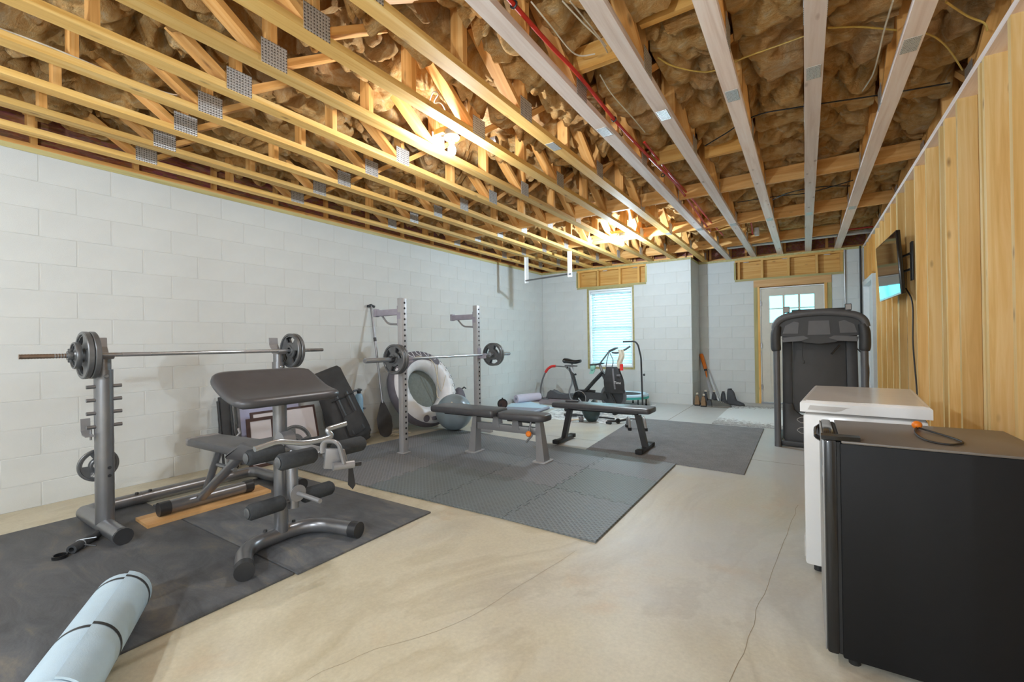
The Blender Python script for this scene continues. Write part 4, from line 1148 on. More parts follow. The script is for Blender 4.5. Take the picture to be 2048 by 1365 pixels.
# -- paddle
pt, pb = PX(742, 612, 0, -4.735), PX(773, 874, 2, .012)
pd = thing('paddle', 'dark kayak paddle standing blade down against the block wall', 'paddle', (pb.x, pb.y, 0))
dv = (pt - pb); dl = dv.length; dv.normalize()
M().tube([pb + dv * .42, pt], .0145, 12).build('shaft', 'steel_dark', pd)
M().tube([pt + Vector((0, -.055, -.01)), pt + Vector((0, 0, .008)), pt + Vector((0, .055, -.01))], .016, 10).build('handle', 'black_plastic', pd)
M().tube([pb + dv * 1.22, pb + dv * 1.27], .019, 12).build('clamp', 'black_plastic', pd)
m = M(); prof = [(0, .03), (.03, .075), (.12, .10), (.24, .10), (.36, .055), (.44, .02)]
vs = []; W_ = Vector((.25, .97, 0)).normalized()
for s_, w_ in prof:
    c_ = pb + dv * s_ + Vector((.0, 0, 0))
    for k, q in ((-1, 0), (0, .010), (1, 0), (0, -.008)): vs.append(c_ + W_ * (k * w_) + Vector((q, 0, 0)))
fs = []
for i in range(len(prof) - 1):
    for j in range(4): fs.append((i * 4 + j, i * 4 + (j + 1) % 4, i * 4 + 4 + (j + 1) % 4, i * 4 + 4 + j))
fs += [(0, 1, 2, 3), tuple(len(vs) - 4 + j for j in (3, 2, 1, 0))]
m.add(vs, fs).build('blade', 'bracket_dark' if 'bracket_dark' in MAT else 'fabric_black', pd, 50)

# -- blue pump cylinder
pu = PX(718, 800, 0, -4.645)
pp = thing('air_tank', 'light blue cylinder with black valve beside the black bag', 'tank', (pu.x, pu.y, 0))
M().tube([(pu.x, pu.y, 0), (pu.x, pu.y, .02), (pu.x, pu.y, .50), (pu.x, pu.y, .545), (pu.x, pu.y, .56)], [.045, .05, .05, .038, .02], 20).build('cylinder', 'light_blue', pp)
M().lathe([(.02, .56), (.024, .575), (.024, .60), (.016, .62)], (pu.x, pu.y, 0), n=12).build('valve', 'black_plastic', pp)
M().tube(arcs([(pu.x, pu.y + .04, .60), (pu.x, pu.y, .605), (pu.x + .01, pu.y - .09, .60), (pu.x + .04, pu.y - .15, .55)], .03), .012, 8).build('handle', 'black_plastic', pp)
M().tube(spl([(pu.x + .02, pu.y + .05, .22), (pu.x + .03, pu.y + .11, .16), (pu.x + .04, pu.y + .12, .06), (pu.x + .06, pu.y + .07, .014)], 6), .013, 8).build('hose', 'black_plastic', pp)
M().bx(pu.x + .03, pu.x + .06, pu.y + .03, pu.y + .055, .36, .385, .003).build('strap_clip', 'steel_gray', pp)

# -- big black bag leaning on the wall
B0, T0 = Vector((-4.42, 3.36, .0)), Vector((-4.60, 3.10, .88))
bg_ = thing('backpack', 'large black duffel backpack slumped upright against the wall', 'bag', (B0.x, B0.y, 0))
U = (T0 - B0); UL = U.length; U.normalize(); Wd = Vector((0, 1, 0)); Wd = (Wd - U * Wd.dot(U)).normalized(); Nn = Wd.cross(U)
def bagp(u, v):
    s = u * UL; a = v * 2 * PI
    w_ = .215 * (1 - .22 * u) * (1 if .04 < u < .98 else .86); d_ = .155 * (1 - .5 * u) * (1 if .04 < u < .97 else .75)
    cx, cy = math.cos(a), math.sin(a)
    e = .45
    x = abs(cx) ** e * (1 if cx > 0 else -1) * w_; y = abs(cy) ** e * (1 if cy > 0 else -1) * d_
    wr = noise.noise(Vector((u * 5, cx * 2, cy * 2))) * .018
    p = B0 + U * s + Wd * x + Nn * (y + wr) + Wd * wr * .4
    p.z = max(p.z, .002)
    return Vector((max(p.x, LW + .01), p.y, p.z))
m = M(); m.grid(lambda u, v: bagp(u, v), 26, 40, False, True)
n_ = 40; m.f.append(tuple(range(n_))); m.f.append(tuple(25 * n_ + j for j in range(n_))); m.build('body', 'fabric_black', bg_, 60)
for x in (-.075, .07):
    pts = [B0 + U * (UL * t) + Wd * (x * (1.1 - .2 * t)) + Nn * (.162 * (1 - .5 * t) + .006) for t in (.16, .3, .45, .6, .66)]
    M().tube(pts, .026, 8, flat=.25, hint=tuple(Nn)).build('strap', 'black_plastic', bg_)
M().tube([B0 + U * (UL * .62) + Wd * x + Nn * (.112 + .010) for x in (-.15, -.05, .05, .15)], .014, 8, flat=.4).build('zip_flap', 'black_plastic', bg_)
M().prism(rrect(.24, .25, .04), .02, B0 + U * (UL * .27) + Nn * .146, Wd, U, .008).build('pocket', 'fabric_black', bg_)
M().tube([B0 + U * (UL * .985) + Wd * x + Nn * z for x, z in ((-.06, .02), (-.03, .05), (.03, .05), (.06, .02))], .011, 8).build('carry_loop', 'black_plastic', bg_)

# -- frames and chairs leaning behind the bench
plain('print_paper', srgb(206, 200, 202), .6, var=.05, sc=4)
plain('frame_dark', srgb(70, 50, 46), .5)
plain('board_lilac', srgb(176, 178, 206), .5, var=.04)
def leaning(name, label, cat, y0, y1, z1, x0, x1, t, fmat, pmat, group=None, rim=.022, tilt=0):
    # panel leaning on the wall: bottom edge at x0 on the floor, top edge at x1
    o = thing(name, label, cat, (x0, (y0 + y1) / 2, 0), 0, group)
    bot = Vector((x0, 0, .0)); top = Vector((x1, 0, z1)); u = (top - bot); L = u.length; u.normalize(); nn = Vector((u.z, 0, -u.x))
    c = (bot + top) / 2 + Vector((0, (y0 + y1) / 2, 0)) + nn * t / 2
    Wd2 = (Vector((0, 1, 0)) + u * tilt).normalized()
    for a, b, w_, h_ in ((0, L / 2 - rim / 2, y1 - y0, rim), (0, -L / 2 + rim / 2, y1 - y0, rim), ((y1 - y0) / 2 - rim / 2, 0, rim, L - 2 * rim), (-(y1 - y0) / 2 + rim / 2, 0, rim, L - 2 * rim)):
        M().prism([(a - w_ / 2, b - h_ / 2), (a + w_ / 2, b - h_ / 2), (a + w_ / 2, b + h_ / 2), (a - w_ / 2, b + h_ / 2)], t, c, Wd2, u).build('frame_rail', fmat, o)
    M().prism(rrect(y1 - y0 - 2 * rim, L - 2 * rim, .002, 1), t * .5, c, Wd2, u).build('panel', pmat, o)
    return o
leaning('whiteboard', 'lilac plastic board leaning at the back behind the weight bench', 'board', 2.20, 2.86, .66, -4.655, -4.74, .025, 'fabric_gray', 'board_lilac')
leaning('picture_frame', 'dark framed pale pink print leaning on the wall behind the curl pad post', 'picture', 2.28, 2.97, .50, -4.50, -4.63, .02, 'frame_dark', 'print_paper')
leaning('picture_frame', 'narrow dark brown frame seen edge on, left of the pink print', 'picture', 2.16, 2.42, .47, -4.40, -4.46, .02, 'frame_dark', 'print_paper', rim=.03)
wplate((-4.36, 2.60, .185), (.95, 0, .3), .17, .03, 'big iron plate leaning behind the seat of the weight bench', 'loose weight plates', phase=.1)
fc = thing('folded_chair', 'black folded camp chair standing left of the leaning frames', 'folding chair', (-4.62, 2.06, 0))
for i, (dx, dy) in enumerate(((0, 0), (.04, .05), (-.03, .09), (.03, -.05))):
    lg = M().tube([(-4.58 + dx, 2.06 + dy, .015), (-4.66 + dx * .6, 2.05 + dy, .74 - i * .03)], .011, 8).build('leg', 'black_plastic' if i % 2 else 'steel_gray', fc)
    M().cyl((-4.58 + dx, 2.06 + dy, 0), (-4.58 + dx, 2.06 + dy, .03), .017, n=10).build('foot_cap', 'black_plastic', lg)
m = M(); m.grid(lambda u, v: Vector((-4.62 + .05 * math.cos(v * 2 * PI) + .02 * noise.noise(Vector((u * 4, v * 3, 0))) - .05 * u, 2.07 + .075 * math.sin(v * 2 * PI) * (1 - .3 * u), .22 + .46 * u)), 10, 16, False, True); m.f += [tuple(range(16)), tuple(9 * 16 + j for j in range(16))]
m.build('folded_fabric', 'fabric_black', fc, 70)
M().tube([(-4.52, 2.10, .3), (-4.50, 2.13, .34), (-4.53, 2.13, .38)], .014, 8).build('hinge_joint', 'steel_gray', fc)
# -- loose white cord on the floor near the paddle
c0 = PX(795, 868, 2, .006)
M().tube(spl([(c0.x + .10 * math.cos(t * 1.3) * (1 + .4 * math.sin(t * .7)), c0.y + .13 * math.sin(t * 1.1), .006 + .02 * abs(math.sin(t * 2.3))) for t in range(22)], 5), .004, 6).build('loose_cord', 'wire_white', None, label='tangled thin white cord on the floor below the paddle', cat='cord')

# ================================================================== RIGHT SIDE
# -- chest freezer
plain('freezer_white', srgb(230, 231, 231), .22, var=.015)
plain('freezer_shade', srgb(188, 185, 182), .35, var=.02)
plain('gasket', srgb(150, 145, 140), .6)
cf = thing('chest_freezer', 'white chest freezer between the small black fridge and the treadmill', 'freezer', (.25, 3.08, 0), R(-4.5))
fm = lambda: M(Matrix.Translation((.25, 3.08, 0)) @ Matrix.Rotation(R(-4.5), 4, 'Z'))
fx0, fx1, fy0, fy1 = -.232, .232, -.43, .45
fm().bx(fx0, fx1, fy0, fy1, .035, .786, .012).build('cabinet', 'freezer_white', cf)
fm().bx(fx0 + .01, fx1 - .01, fy0 + .01, fy1 - .01, .784, .800).build('gasket', 'gasket', cf)
m = fm()
# lid with a raised rim, bevelled sides
vs = []
for ins, z in ((-.012, .798), (-.012, .842), (-.002, .852)):
    vs += [(fx0 + ins, fy0 + ins, z), (fx1 - ins, fy0 + ins, z), (fx1 - ins, fy1 - ins, z), (fx0 + ins, fy1 - ins, z)]
fs = [(0, 3, 2, 1), (8, 9, 10, 11)]
for k in (0, 4):
    for j in range(4): fs.append((k + j, k + (j + 1) % 4, k + 4 + (j + 1) % 4, k + 4 + j))
m.add(vs, fs)
ld = m.build('lid', 'freezer_white', cf, 20)
fm().bx(fx0 + .01, fx1 - .01, fy0 + .012, fy1 - .012, .8515, .8535).build('lid_panel', 'white_gloss', ld)
fm().prism([(fx0 + .02, .810), (fx0 + .13, .806), (fx0 + .155, .812), (fx0 + .175, .826), (fx0 + .19, .830), (fx0 + .03, .832)], .003, (0, fy0 - .0125, 0), (1, 0, 0), (0, 0, 1)).build('grip_recess', 'freezer_shade', ld)
for x in (fx0 + .05, fx1 - .05):
    for y in (fy0 + .05, fy1 - .05): fm().cyl((x, y, 0), (x, y, .04), .02, n=10).build('foot', 'black_plastic', cf)
fm().bx(fx0 - .008, fx0 + .002, fy0 + .05, fy0 + .35, .05, .16, .003).build('vent_grille', 'freezer_shade', cf)
# -- small fridge
plain('fridge_black', srgb(22, 23, 25), .55, var=.05, sc=40, bump=.06, bsc=420, spec=.22)
plain('fridge_top', srgb(104, 98, 92), .38, var=.04)
plain('fridge_door', srgb(150, 150, 150), .3, .3, var=.03)
fr = thing('mini_fridge', 'small black refrigerator at the right edge, nearest the camera', 'refrigerator', (.36, 2.19, 0), R(0))
M().bx(.096, .62, 1.955, 2.44, .03, .790, .006).build('cabinet', 'fridge_black', fr)
M().bx(.10, .625, 1.95, 2.445, .790, .799, .003).build('top_panel', 'fridge_top', fr)
dr = M().bx(.050, .088, 1.955, 2.44, .035, .800, .010).build('door', 'black_gloss', fr)
M().bx(.0455, .051, 1.965, 2.43, .04, .795, .002).build('door_skin', 'fridge_door', dr)
M().bx(.086, .098, 1.962, 2.432, .04, .792).build('door_seal', 'rubber_black', fr)
M().prism([(.042, .0), (.095, 0), (.155, .01), (.155, .05), (.10, .055), (.042, .05)], .014, (0, 1.955, .806)).build('hinge_cover', 'black_gloss', fr)
dh = M(); dh.tube(arcs([(.05, 2.43, .77), (.034, 2.41, .76), (.034, 2.30, .745), (.05, 2.28, .74)], .02, 4), .011, 8); dh.build('door_handle', 'black_gloss', dr)
M().bx(.0452, .0465, 1.97, 1.985, .66, .70).build('door_label', 'white_paint', dr)
for x in (.13, .57):
    for y in (2.0, 2.40): M().cyl((x, y, 0), (x, y, .032), .018, n=10).build('foot', 'rubber_black', fr)
# -- bungee loop with orange ball
bg2 = thing('ball_bungee', 'black bungee loop with an orange ball on top of the fridge', 'bungee cord', (.38, 2.2, .799))
M().ell((.362, 2.345, .815), (.0165, .0165, .016), n=16, m=10).build('ball', 'orange', bg2)
M().tube(spl([(.358, 2.33, .806), (.338, 2.22, .8035), (.345, 2.08, .8035), (.39, 2.03, .8035), (.437, 2.085, .8035), (.43, 2.16, .8035), (.405, 2.24, .8035), (.366, 2.33, .806)], 7), .0035, 8).build('cord', 'wire_black', bg2)

# -- treadmill, folded up, seen from behind
plain('tread_gray', srgb(96, 98, 102), .45, var=.05)
plain('tread_dark', srgb(62, 64, 67), .5, var=.06)
plain('tread_belt', srgb(74, 75, 77), .6, var=.06, sc=6)
plain('tread_post', srgb(104, 106, 110), .4, .2, var=.04)
plain('tread_light', srgb(176, 176, 178), .4, var=.03)
ty = 5.62
tm = thing('treadmill', 'dark grey folding treadmill with its deck raised, by the exterior door', 'treadmill', (.115, ty + .15, 0))
for x in (-.264, .487):
    po = M().tube([(x, ty, .0), (x, ty, 1.12)], .032, 16).build('upright', 'tread_post', tm)
    s = 1 if x < 0 else -1
    M().tube(spl([(x - s * .0, ty, 1.03), (x - s * .006, ty, 1.10), (x - s * .004, ty, 1.22), (x + s * .01, ty, 1.30)], 5), [.036, .044, .046, .048, .048, .048, .048, .048, .048, .048, .048, .046, .044, .042, .04, .038][:16], 14).build('arm_shroud', 'tread_dark', po)
    M().bx(x - .03, x + .03, ty - .02, ty + .75, .0, .055, .006).build('base_rail', 'tread_dark', tm)
M().bx(-.235, .458, ty + .02, ty + .08, .01, .06, .006).build('cross_brace', 'tread_dark', tm)
# arch over the console
A_ = [(-.272, 1.27), (-.262, 1.33), (-.20, 1.385), (-.09, 1.415), (.10, 1.43), (.28, 1.42), (.42, 1.39), (.485, 1.34), (.503, 1.27)]
m = M(); m.tube(spl([(x, ty, z) for x, z in A_], 5), .036, 14, flat=1.0); m.build('handrail_arch', 'tread_gray', tm)
cs = M().prism([(-.235, 1.20), (-.225, 1.32), (-.15, 1.375), (.115, 1.40), (.37, 1.375), (.452, 1.32), (.462, 1.20), (.33, 1.19), (.26, 1.135), (.115, 1.115), (-.02, 1.135), (-.10, 1.19)], .06, (0, ty + .045, 0), (1, 0, 0), (0, 0, 1), .012).build('console', 'tread_dark', tm)
for o_ in ([(-.205, 1.215), (-.065, 1.215), (-.055, 1.33), (-.10, 1.345), (-.18, 1.30)], [(.02, 1.20), (.215, 1.20), (.205, 1.345), (.03, 1.345)], [(.435, 1.215), (.295, 1.215), (.285, 1.33), (.33, 1.345), (.41, 1.30)]):
    M().prism(o_, .012, (0, ty + .012, 0), (1, 0, 0), (0, 0, 1)).build('rear_panel', 'tread_gray', cs)
for s in (-1, 1):
    M().prism([(.115 + s * p[0], p[1]) for p in ((.33, 1.175), (.13, 1.19), (.085, 1.165), (.16, 1.135), (.32, 1.125))], .03, (0, ty + .0, 0), (1, 0, 0), (0, 0, 1)).build('tray_wing', 'tread_gray', cs)
    M().lathe([(.006, 0), (.005, .004)], (.115 + s * .315, ty - .017, 1.16), (0, -1, 0), 8).build('screw', 'black_plastic', cs)
M().box((.115, ty + .06, 1.455), (.47, .03, .032), (R(-8), 0, 0), .006).build('book_rest', 'tread_dark', tm)
for x in (-.165, .365):
    kk = M().box((x, ty + .02, 1.474), (.055, .03, .066), (R(-8), 0, R(2)), .006).build('speed_key_panel', 'black_plastic', tm)
    M().box((x, ty + .003, 1.474), (.044, .003, .054), (R(-8), 0, R(2))).build('key_label', 'tread_light', kk)
# raised deck
lean = R(6)
T = Matrix.Translation((.115, ty + .12, .06)) @ Matrix.Rotation(-lean, 4, 'X')
m = M(T); m.bx(-.235, .235, -.02, .02, .30, 1.33, .004); dk = m.build('deck', 'tread_belt', tm)
for s in (-1, 1):
    m = M(T); m.bx(s * .285 - .048, s * .285 + .048, -.045, .045, .26, 1.34, .012); m.build('side_rail', 'tread_dark', tm)
m = M(T); hd = [(-.335, .02), (-.335, .40), (-.24, .40), (-.225, .33), (-.16, .275), (.16, .275), (.225, .33), (.24, .40), (.335, .40), (.335, .02), (.30, -.035), (-.30, -.035)]
m.prism([(a, b) for a, b in hd][::-1], .12, (0, .0, 0), (1, 0, 0), (0, 0, 1), .02); hood = m.build('motor_hood', 'tread_dark', tm)
for z in (.225, .115):
    m = M(T); m.tube(arcs([(-.17, -.064, z - .03), (-.21, -.064, z), (-.17, -.064, z + .03), (-.08, -.064, z + .03)], .02, 4), .004, 6); m.tube([(-.17, -.064, z - .03), (-.08, -.064, z - .03)], .004, 6); m.build('emblem_stroke', 'tread_light', hood)
m = M(T); m.bx(-.30, .30, -.07, .04, -.055, -.035); m.build('base_skid', 'black_plastic', tm)
m = M(); m.tube(spl([(-.02, ty - .01, 1.13), (-.03, ty - .02, 1.0), (-.02, ty - .03, .93)], 5), .002, 6); sk = m.build('safety_cord', 'wire_black', tm)
M().box((-.02, ty - .03, .915), (.022, .012, .035), None, .003).build('safety_clip', 'black_plastic', sk)
M().tube([(.29, ty + .02, 1.09), (.22, ty - .02, 1.0)], .010, 8).build('latch_handle', 'black_plastic', tm)
M().tube(spl([(.44, ty + .1, 1.05), (.52, ty + .06, .9), (.515, ty + .05, .6), (.53, ty + .06, .3), (.55, ty + .1, .012)], 6), .005, 6).build('power_cord', 'wire_black', tm)

# -- wall television on its arm
tv = thing('television', 'flat television on a black wall arm, tilted from the stud wall', 'television', (.69, 5.67, 1.53))
n = N('screen'); n.out(srgb(18, 19, 22), .06, 0, .6)
T = Matrix.Translation((.69, 5.675, 1.83)) @ Matrix.Rotation(R(-3), 4, 'Y') @ Matrix.Rotation(R(2.5), 4, 'Z')
m = M(T); m.bx(-.012, .02, -.475, .475, -.285, .285, .006); cas = m.build('casing', 'black_gloss', tv)
m = M(T); m.bx(-.0135, -.012, -.462, .462, -.268, .272); m.build('screen', 'screen', tv)
m = M(T); m.bx(.02, .045, -.33, .33, -.22, .12, .01); m.build('rear_housing', 'black_plastic', tv)
m = M(T); m.bx(-.0145, -.0125, -.475, .475, -.285, -.27); m.build('lower_bezel', 'tread_light', tv)
ar = thing('tv_mount', 'black folding wall bracket behind the television', 'wall mount', (.77, 5.35, 1.75))
M().bx(.785, .80, 5.18, 5.26, 1.66, 2.0, .003).build('wall_plate', 'black_plastic', ar)
for z in (1.76, 1.90):
    M().tube([(.785, 5.22, z), (.757, 5.38, z), (.742, 5.55, z)], .011, 8).build('arm', 'black_plastic', ar)
M().bx(.737, .748, 5.50, 5.80, 1.72, 1.94).build('vesa_plate', 'black_plastic', ar)
M().tube(spl([(.76, 5.3, 1.60), (.785, 5.18, 1.45), (.775, 5.12, 1.1), (.785, 5.06, .7), (.78, 5.0, .4), (.785, 4.95, .05)], 8), .006, 8).build('power_cable', 'wire_black', None, label='black television cable trailing down the studs', cat='cable')

# ================================================================== OVERHEAD SERVICES
def pipe(name, pts, r, mat, label, cat, n=10, group=None, k=6):
    return M().tube(spl(pts, k), r, n).build(name, mat, None, 60, label, cat=cat, group=group)
xr = TRUSS(-3) + .065
rp = pipe('water_pipe', [(xr, -1.8, 2.735), (xr, 1.7, 2.735), (xr + .015, 2.4, 2.735), (xr - .0, 3.2, 2.735), (xr + .02, 4.0, 2.735), (xr + .05, 4.7, 2.725), (xr + .015, 6.0, 2.73), (xr + .0, 6.9, 2.71)], .011, 'red_pipe', 'red plastic water pipe clipped along the underside of a truss, right of the near bulb', 'pipe', group='red water pipes')
pipe('water_pipe', [(xr + .05, 3.6, 2.76), (xr + .045, 4.5, 2.765), (xr + .06, 5.4, 2.765), (xr + .06, 6.4, 2.76), (xr + .08, 7.5, 2.76)], .010, 'red_pipe', 'thinner red pipe joining beside the long one farther back', 'pipe', group='red water pipes')
for y, lb in ((1.75, 'dark clip on the red pipe nearest the camera'), (3.05, 'dark clip on the red pipe, second from the camera'), (4.35, 'dark clip on the red pipe, farthest')):
    M().tube([(xr + .016 * math.cos(a), y, 2.735 + .016 * math.sin(a)) for a in [i * PI / 6 for i in range(12)]], .005, 6, closed=True).build('pipe_clip', 'black_plastic', None, label=lb, cat='clip', group='pipe clips')
pipe('water_pipe', [(-1.1, 8.35, 2.775), (-.4, 8.34, 2.78), (.3, 8.32, 2.775), (.9, 8.3, 2.77)], .010, 'red_pipe', 'red pipe crossing the trusses in front of the door wall', 'pipe', group='red water pipes')
pipe('water_pipe', [(-.62, 7.1, 2.80), (-.62, 7.25, 2.79), (-.63, 7.4, 2.76), (-.63, 7.5, 2.72)], .010, 'red_pipe', 'short red riser pipe dropping near the far strongback', 'pipe', group='red water pipes')
pipe('drain_pipe', [(-1.12, 8.62, 2.775), (-.3, 8.60, 2.77), (.88, 8.58, 2.765)], .032, 'pvc', 'white plastic drain pipe crossing above the exterior door', 'pipe', n=14)
M().tube([(-.58, 7.55, 2.70), (-.58, 7.55, 2.815)], .032, 14).build('drain_stub', 'pvc', None, label='white vertical drain stub among the far trusses', cat='pipe')
m = thing('pipe_manifold', 'copper coloured pipe manifold left of the drain pipe', 'manifold', (-.95, 8.25, 2.74))
M().bx(-1.08, -.80, 8.2, 8.24, 2.735, 2.775, .006).build('bar', 'red_pipe', m)
for x in (-1.03, -.96, -.89): M().cyl((x, 8.22, 2.775), (x, 8.22, 2.795), .010, n=8).build('outlet', 'chrome_worn', m)
pipe('metal_conduit', [(-1.1, 8.45, 2.74), (.9, 8.42, 2.735)], .009, 'conduit', 'thin grey conduit beside the drain pipe over the door', 'conduit', k=2)
W = 'loose cables in the ceiling'
def cable(pts, r, mat, label): return pipe('cable', pts, r, mat, label, 'cable', 6, W)
z = 2.80
cable([PX(1315, 115, 2, 2.795), PX(1345, 132, 2, 2.78), PX(1395, 143, 2, 2.77), PX(1430, 141, 2, 2.79), PX(1490, 115, 2, 2.795), PX(1560, 90, 2, 2.795), PX(1615, 70, 2, 2.795)], .0045, 'wire_yellow', 'yellow cable sagging across the pale joists')
cable([PX(1655, 56, 2, 2.795), PX(1720, 54, 2, 2.795), PX(1790, 60, 2, 2.795), PX(1850, 66, 2, 2.78), PX(1890, 90, 2, 2.76), PX(1925, 140, 2, 2.72)], .0045, 'wire_yellow', 'yellow cable dropping to the stud wall top plate')
cable([PX(1892, 4, 2, 2.75), PX(1935, 32, 2, 2.76), PX(1968, 46, 2, 2.74), PX(1975, 62, 2, 2.70)], .005, 'wire_yellow', 'thick yellow cable at the top right corner')
cable([PX(1410, 292, 2, 2.78), PX(1450, 268, 2, 2.795), PX(1510, 232, 2, 2.795), PX(1600, 214, 2, 2.795), PX(1760, 190, 2, 2.795), PX(1900, 166, 2, 2.795)], .0045, 'wire_black', 'thin black cable strung across the bays in front of the batts')
cable([PX(1545, 400, 2, 2.795), PX(1580, 385, 2, 2.795), PX(1640, 374, 2, 2.795), PX(1700, 372, 2, 2.795)], .005, 'wire_black', 'black cable looping in the far bay above the door')
cable([PX(1475, 405, 2, 2.795), PX(1520, 398, 2, 2.78), PX(1560, 392, 2, 2.795), PX(1625, 384, 2, 2.795), PX(1735, 352, 2, 2.795)], .005, 'wire_black', 'second black cable in the far bays, below the loop')
cable([PX(1062, 3, 2, 2.795), PX(1100, 50, 2, 2.76), PX(1150, 108, 2, 2.78), PX(1190, 108, 2, 2.795)], .004, 'wire_white', 'white cable stapled to a block beside the red pipe')
cable([PX(1125, 2, 2, 2.78), PX(1165, 45, 2, 2.76), PX(1200, 80, 2, 2.76), PX(1215, 105, 2, 2.795)], .004, 'wire_white', 'white cable running beside the pale joist')
cable([PX(1140, 2, 2, 2.795), PX(1175, 45, 2, 2.79), PX(1212, 92, 2, 2.795)], .004, 'wire_white', 'another white cable parallel to the pale joist')
cable([PX(1200, 150, 2, 2.795), PX(1225, 190, 2, 2.78), PX(1265, 235, 2, 2.77), PX(1290, 265, 2, 2.795)], .004, 'wire_white', 'white cable hanging between joists past the red pipe')
cable([PX(1786, 2, 2, 2.72), PX(1768, 62, 2, 2.72), PX(1757, 110, 2, 2.73), PX(1745, 150, 2, 2.78), PX(1725, 182, 2, 2.795)], .0045, 'wire_white', 'white cable following the rightmost joist')
cable([PX(0, 57, 2, 2.705), PX(110, 98, 2, 2.70), PX(230, 148, 2, 2.70), PX(330, 185, 2, 2.70), PX(362, 190, 2, 2.76)], .004, 'wire_white', 'white cable along the side of a left truss')
cable([PX(858, 205, 2, 2.795), PX(866, 185, 2, 2.795), PX(876, 188, 2, 2.795), PX(868, 205, 2, 2.795), PX(885, 210, 2, 2.795), PX(905, 262, 2, 2.74)], .004, 'wire_white', 'white cable curled above the near bulb')
cable([PX(2035, 22, 2, 2.70), PX(1985, 110, 2, 2.70), PX(1930, 190, 2, 2.70), PX(1912, 225, 2, 2.70)], .005, 'wire_white', 'white cable lying along the stud wall top plate')
# flexible duct piece glimpsed behind the near bulb
dq = PX(981, 285, 2, 2.76)
M().tube([dq + Vector((-.07, 0, 0)), dq + Vector((.05, .02, .01))], .036, 12).build('duct_stub', 'steel_dark', None, label='shiny metal duct stub glimpsed behind the near bulb', cat='duct')
# -- pull-up bar with white hangers
pu_ = thing('pullup_bar', 'dark pull-up bar hung from the trusses on two white slotted angles', 'pull-up bar', (-3.66, 6.70, 2.2))
for x, z0 in ((TRUSS(-10) - .0, 2.20), (TRUSS(-8) + .01, 2.235)):
    M().bx(x - .03, x + .03, 6.70 - .003, 6.70 + .003, z0, 2.656).build('hanger', 'white_paint', pu_)
    M().bx(x - .03, x - .025, 6.66, 6.70, z0, 2.656).build('hanger_flange', 'white_paint', pu_)
M().tube([(TRUSS(-10) - .03, 6.69, 2.245), (TRUSS(-8) + .03, 6.69, 2.285)], .014, 12).build('bar', 'steel_dark', pu_)

# ================================================================== FAR CORNER
n = N('mat_white'); v = n.coord(); a = n.noise(v, 7, 4, .7)
n.out(n.ramp(a, [(.46, srgb(222, 226, 226)), (.56, srgb(150, 152, 154)), (.64, srgb(216, 218, 218))]), .7)
M().prism([(-3.42, 6.0), (-2.60, 5.92), (-2.30, 6.02), (-2.25, 7.5), (-2.27, 8.22), (-3.55, 8.30), (-3.62, 6.7)], .004, (0, 0, .002)).build('play_mat', 'mat_white', None, label='white patterned mat spread under the exercise bike', cat='mat')
plain('mat_sky', srgb(196, 220, 236), .5, var=.03)
plain('mat_lavender', srgb(148, 150, 166), .5, var=.04)
plain('mat_brown', srgb(140, 124, 128), .7, var=.06)
M().prism([(-4.70, 7.12), (-4.48, 7.46), (-3.72, 6.98), (-3.74, 6.86), (-4.55, 6.70)], .010, (0, 0, .005)).build('yoga_mat', 'mat_sky', None, label='pale blue yoga mat lying flat near the corner', cat='exercise mat', group='flat mats in the far left corner')
ymr = thing('yoga_mat', 'grey-lilac yoga mat with one edge rolled, beside the adjustable bench', 'exercise mat', (-4.2, 6.45, 0), 0, 'flat mats in the far left corner')
M().prism([(-4.70, 6.55), (-4.56, 6.68), (-3.76, 6.84), (-3.70, 6.20), (-4.62, 6.14)], .010, (0, 0, .005)).build('sheet', 'mat_lavender', ymr)
M().cyl((-3.70, 6.20, .028), (-3.74, 6.82, .028), .026, n=14).build('rolled_edge', 'mat_lavender', ymr)
M().prism([(-4.70, 7.60), (-4.60, 8.42), (-3.75, 8.42), (-3.66, 7.35), (-4.20, 7.32), (-4.35, 7.55)], .008, (0, 0, .004)).build('brown_mat', 'mat_brown', None, label='brownish mat under the ab trainer in the corner', cat='mat', group='flat mats in the far left corner')
plain('roller_lilac', srgb(206, 198, 214), .6, var=.03)
frr = thing('foam_roller', 'lilac foam roller lying against the left wall', 'foam roller', (-4.56, 7.4, 0))
a_, b_ = Vector((-4.64, 7.18, .085)), Vector((-4.45, 7.74, .085))
M().lathe([(.03, 0), (.074, 0), (.079, .006), (.079, (b_ - a_).length - .006), (.074, (b_ - a_).length), (.03, (b_ - a_).length)], a_, b_ - a_, 28, closed=True).build('foam_tube', 'roller_lilac', frr)
M().lathe([(.012, .02), (.03, .02), (.03, .03)], a_, b_ - a_, 20).build('core', 'mat_lavender', frr)
# ab wheel standing on its little stand
aw = PX(1005, 806, 1, 6.42)
ah = thing('ab_roller', 'dark round wheel with brown face standing beyond the adjustable bench', 'ab wheel', (aw.x, 6.42, 0))
M().lathe([(.055, -.035), (.085, -.03), (.09, 0), (.085, .03), (.055, .035)], (aw.x, 6.42, .10), (.62, -.78, 0), 28).build('tyre', 'rubber_black', ah)
M().lathe([(.068, 0), (.066, .01), (.02, .014)], Vector((aw.x, 6.42, .10)) + Vector((.62, -.78, 0)) * .031, (.62, -.78, 0), 24).build('face', 'frame_dark', ah)
M().bx(aw.x - .012, aw.x + .012, 6.36, 6.38, .035, .11, .003).build('fork', 'black_plastic', ah)
M().lathe([(.014, .188), (.014, .205)], (aw.x, 6.42, 0), n=8).build('top_nub', 'black_plastic', ah)
M().bx(aw.x - .07, aw.x + .07, 6.38, 6.46, .0, .012, .004).build('stand', 'fabric_gray', ah)

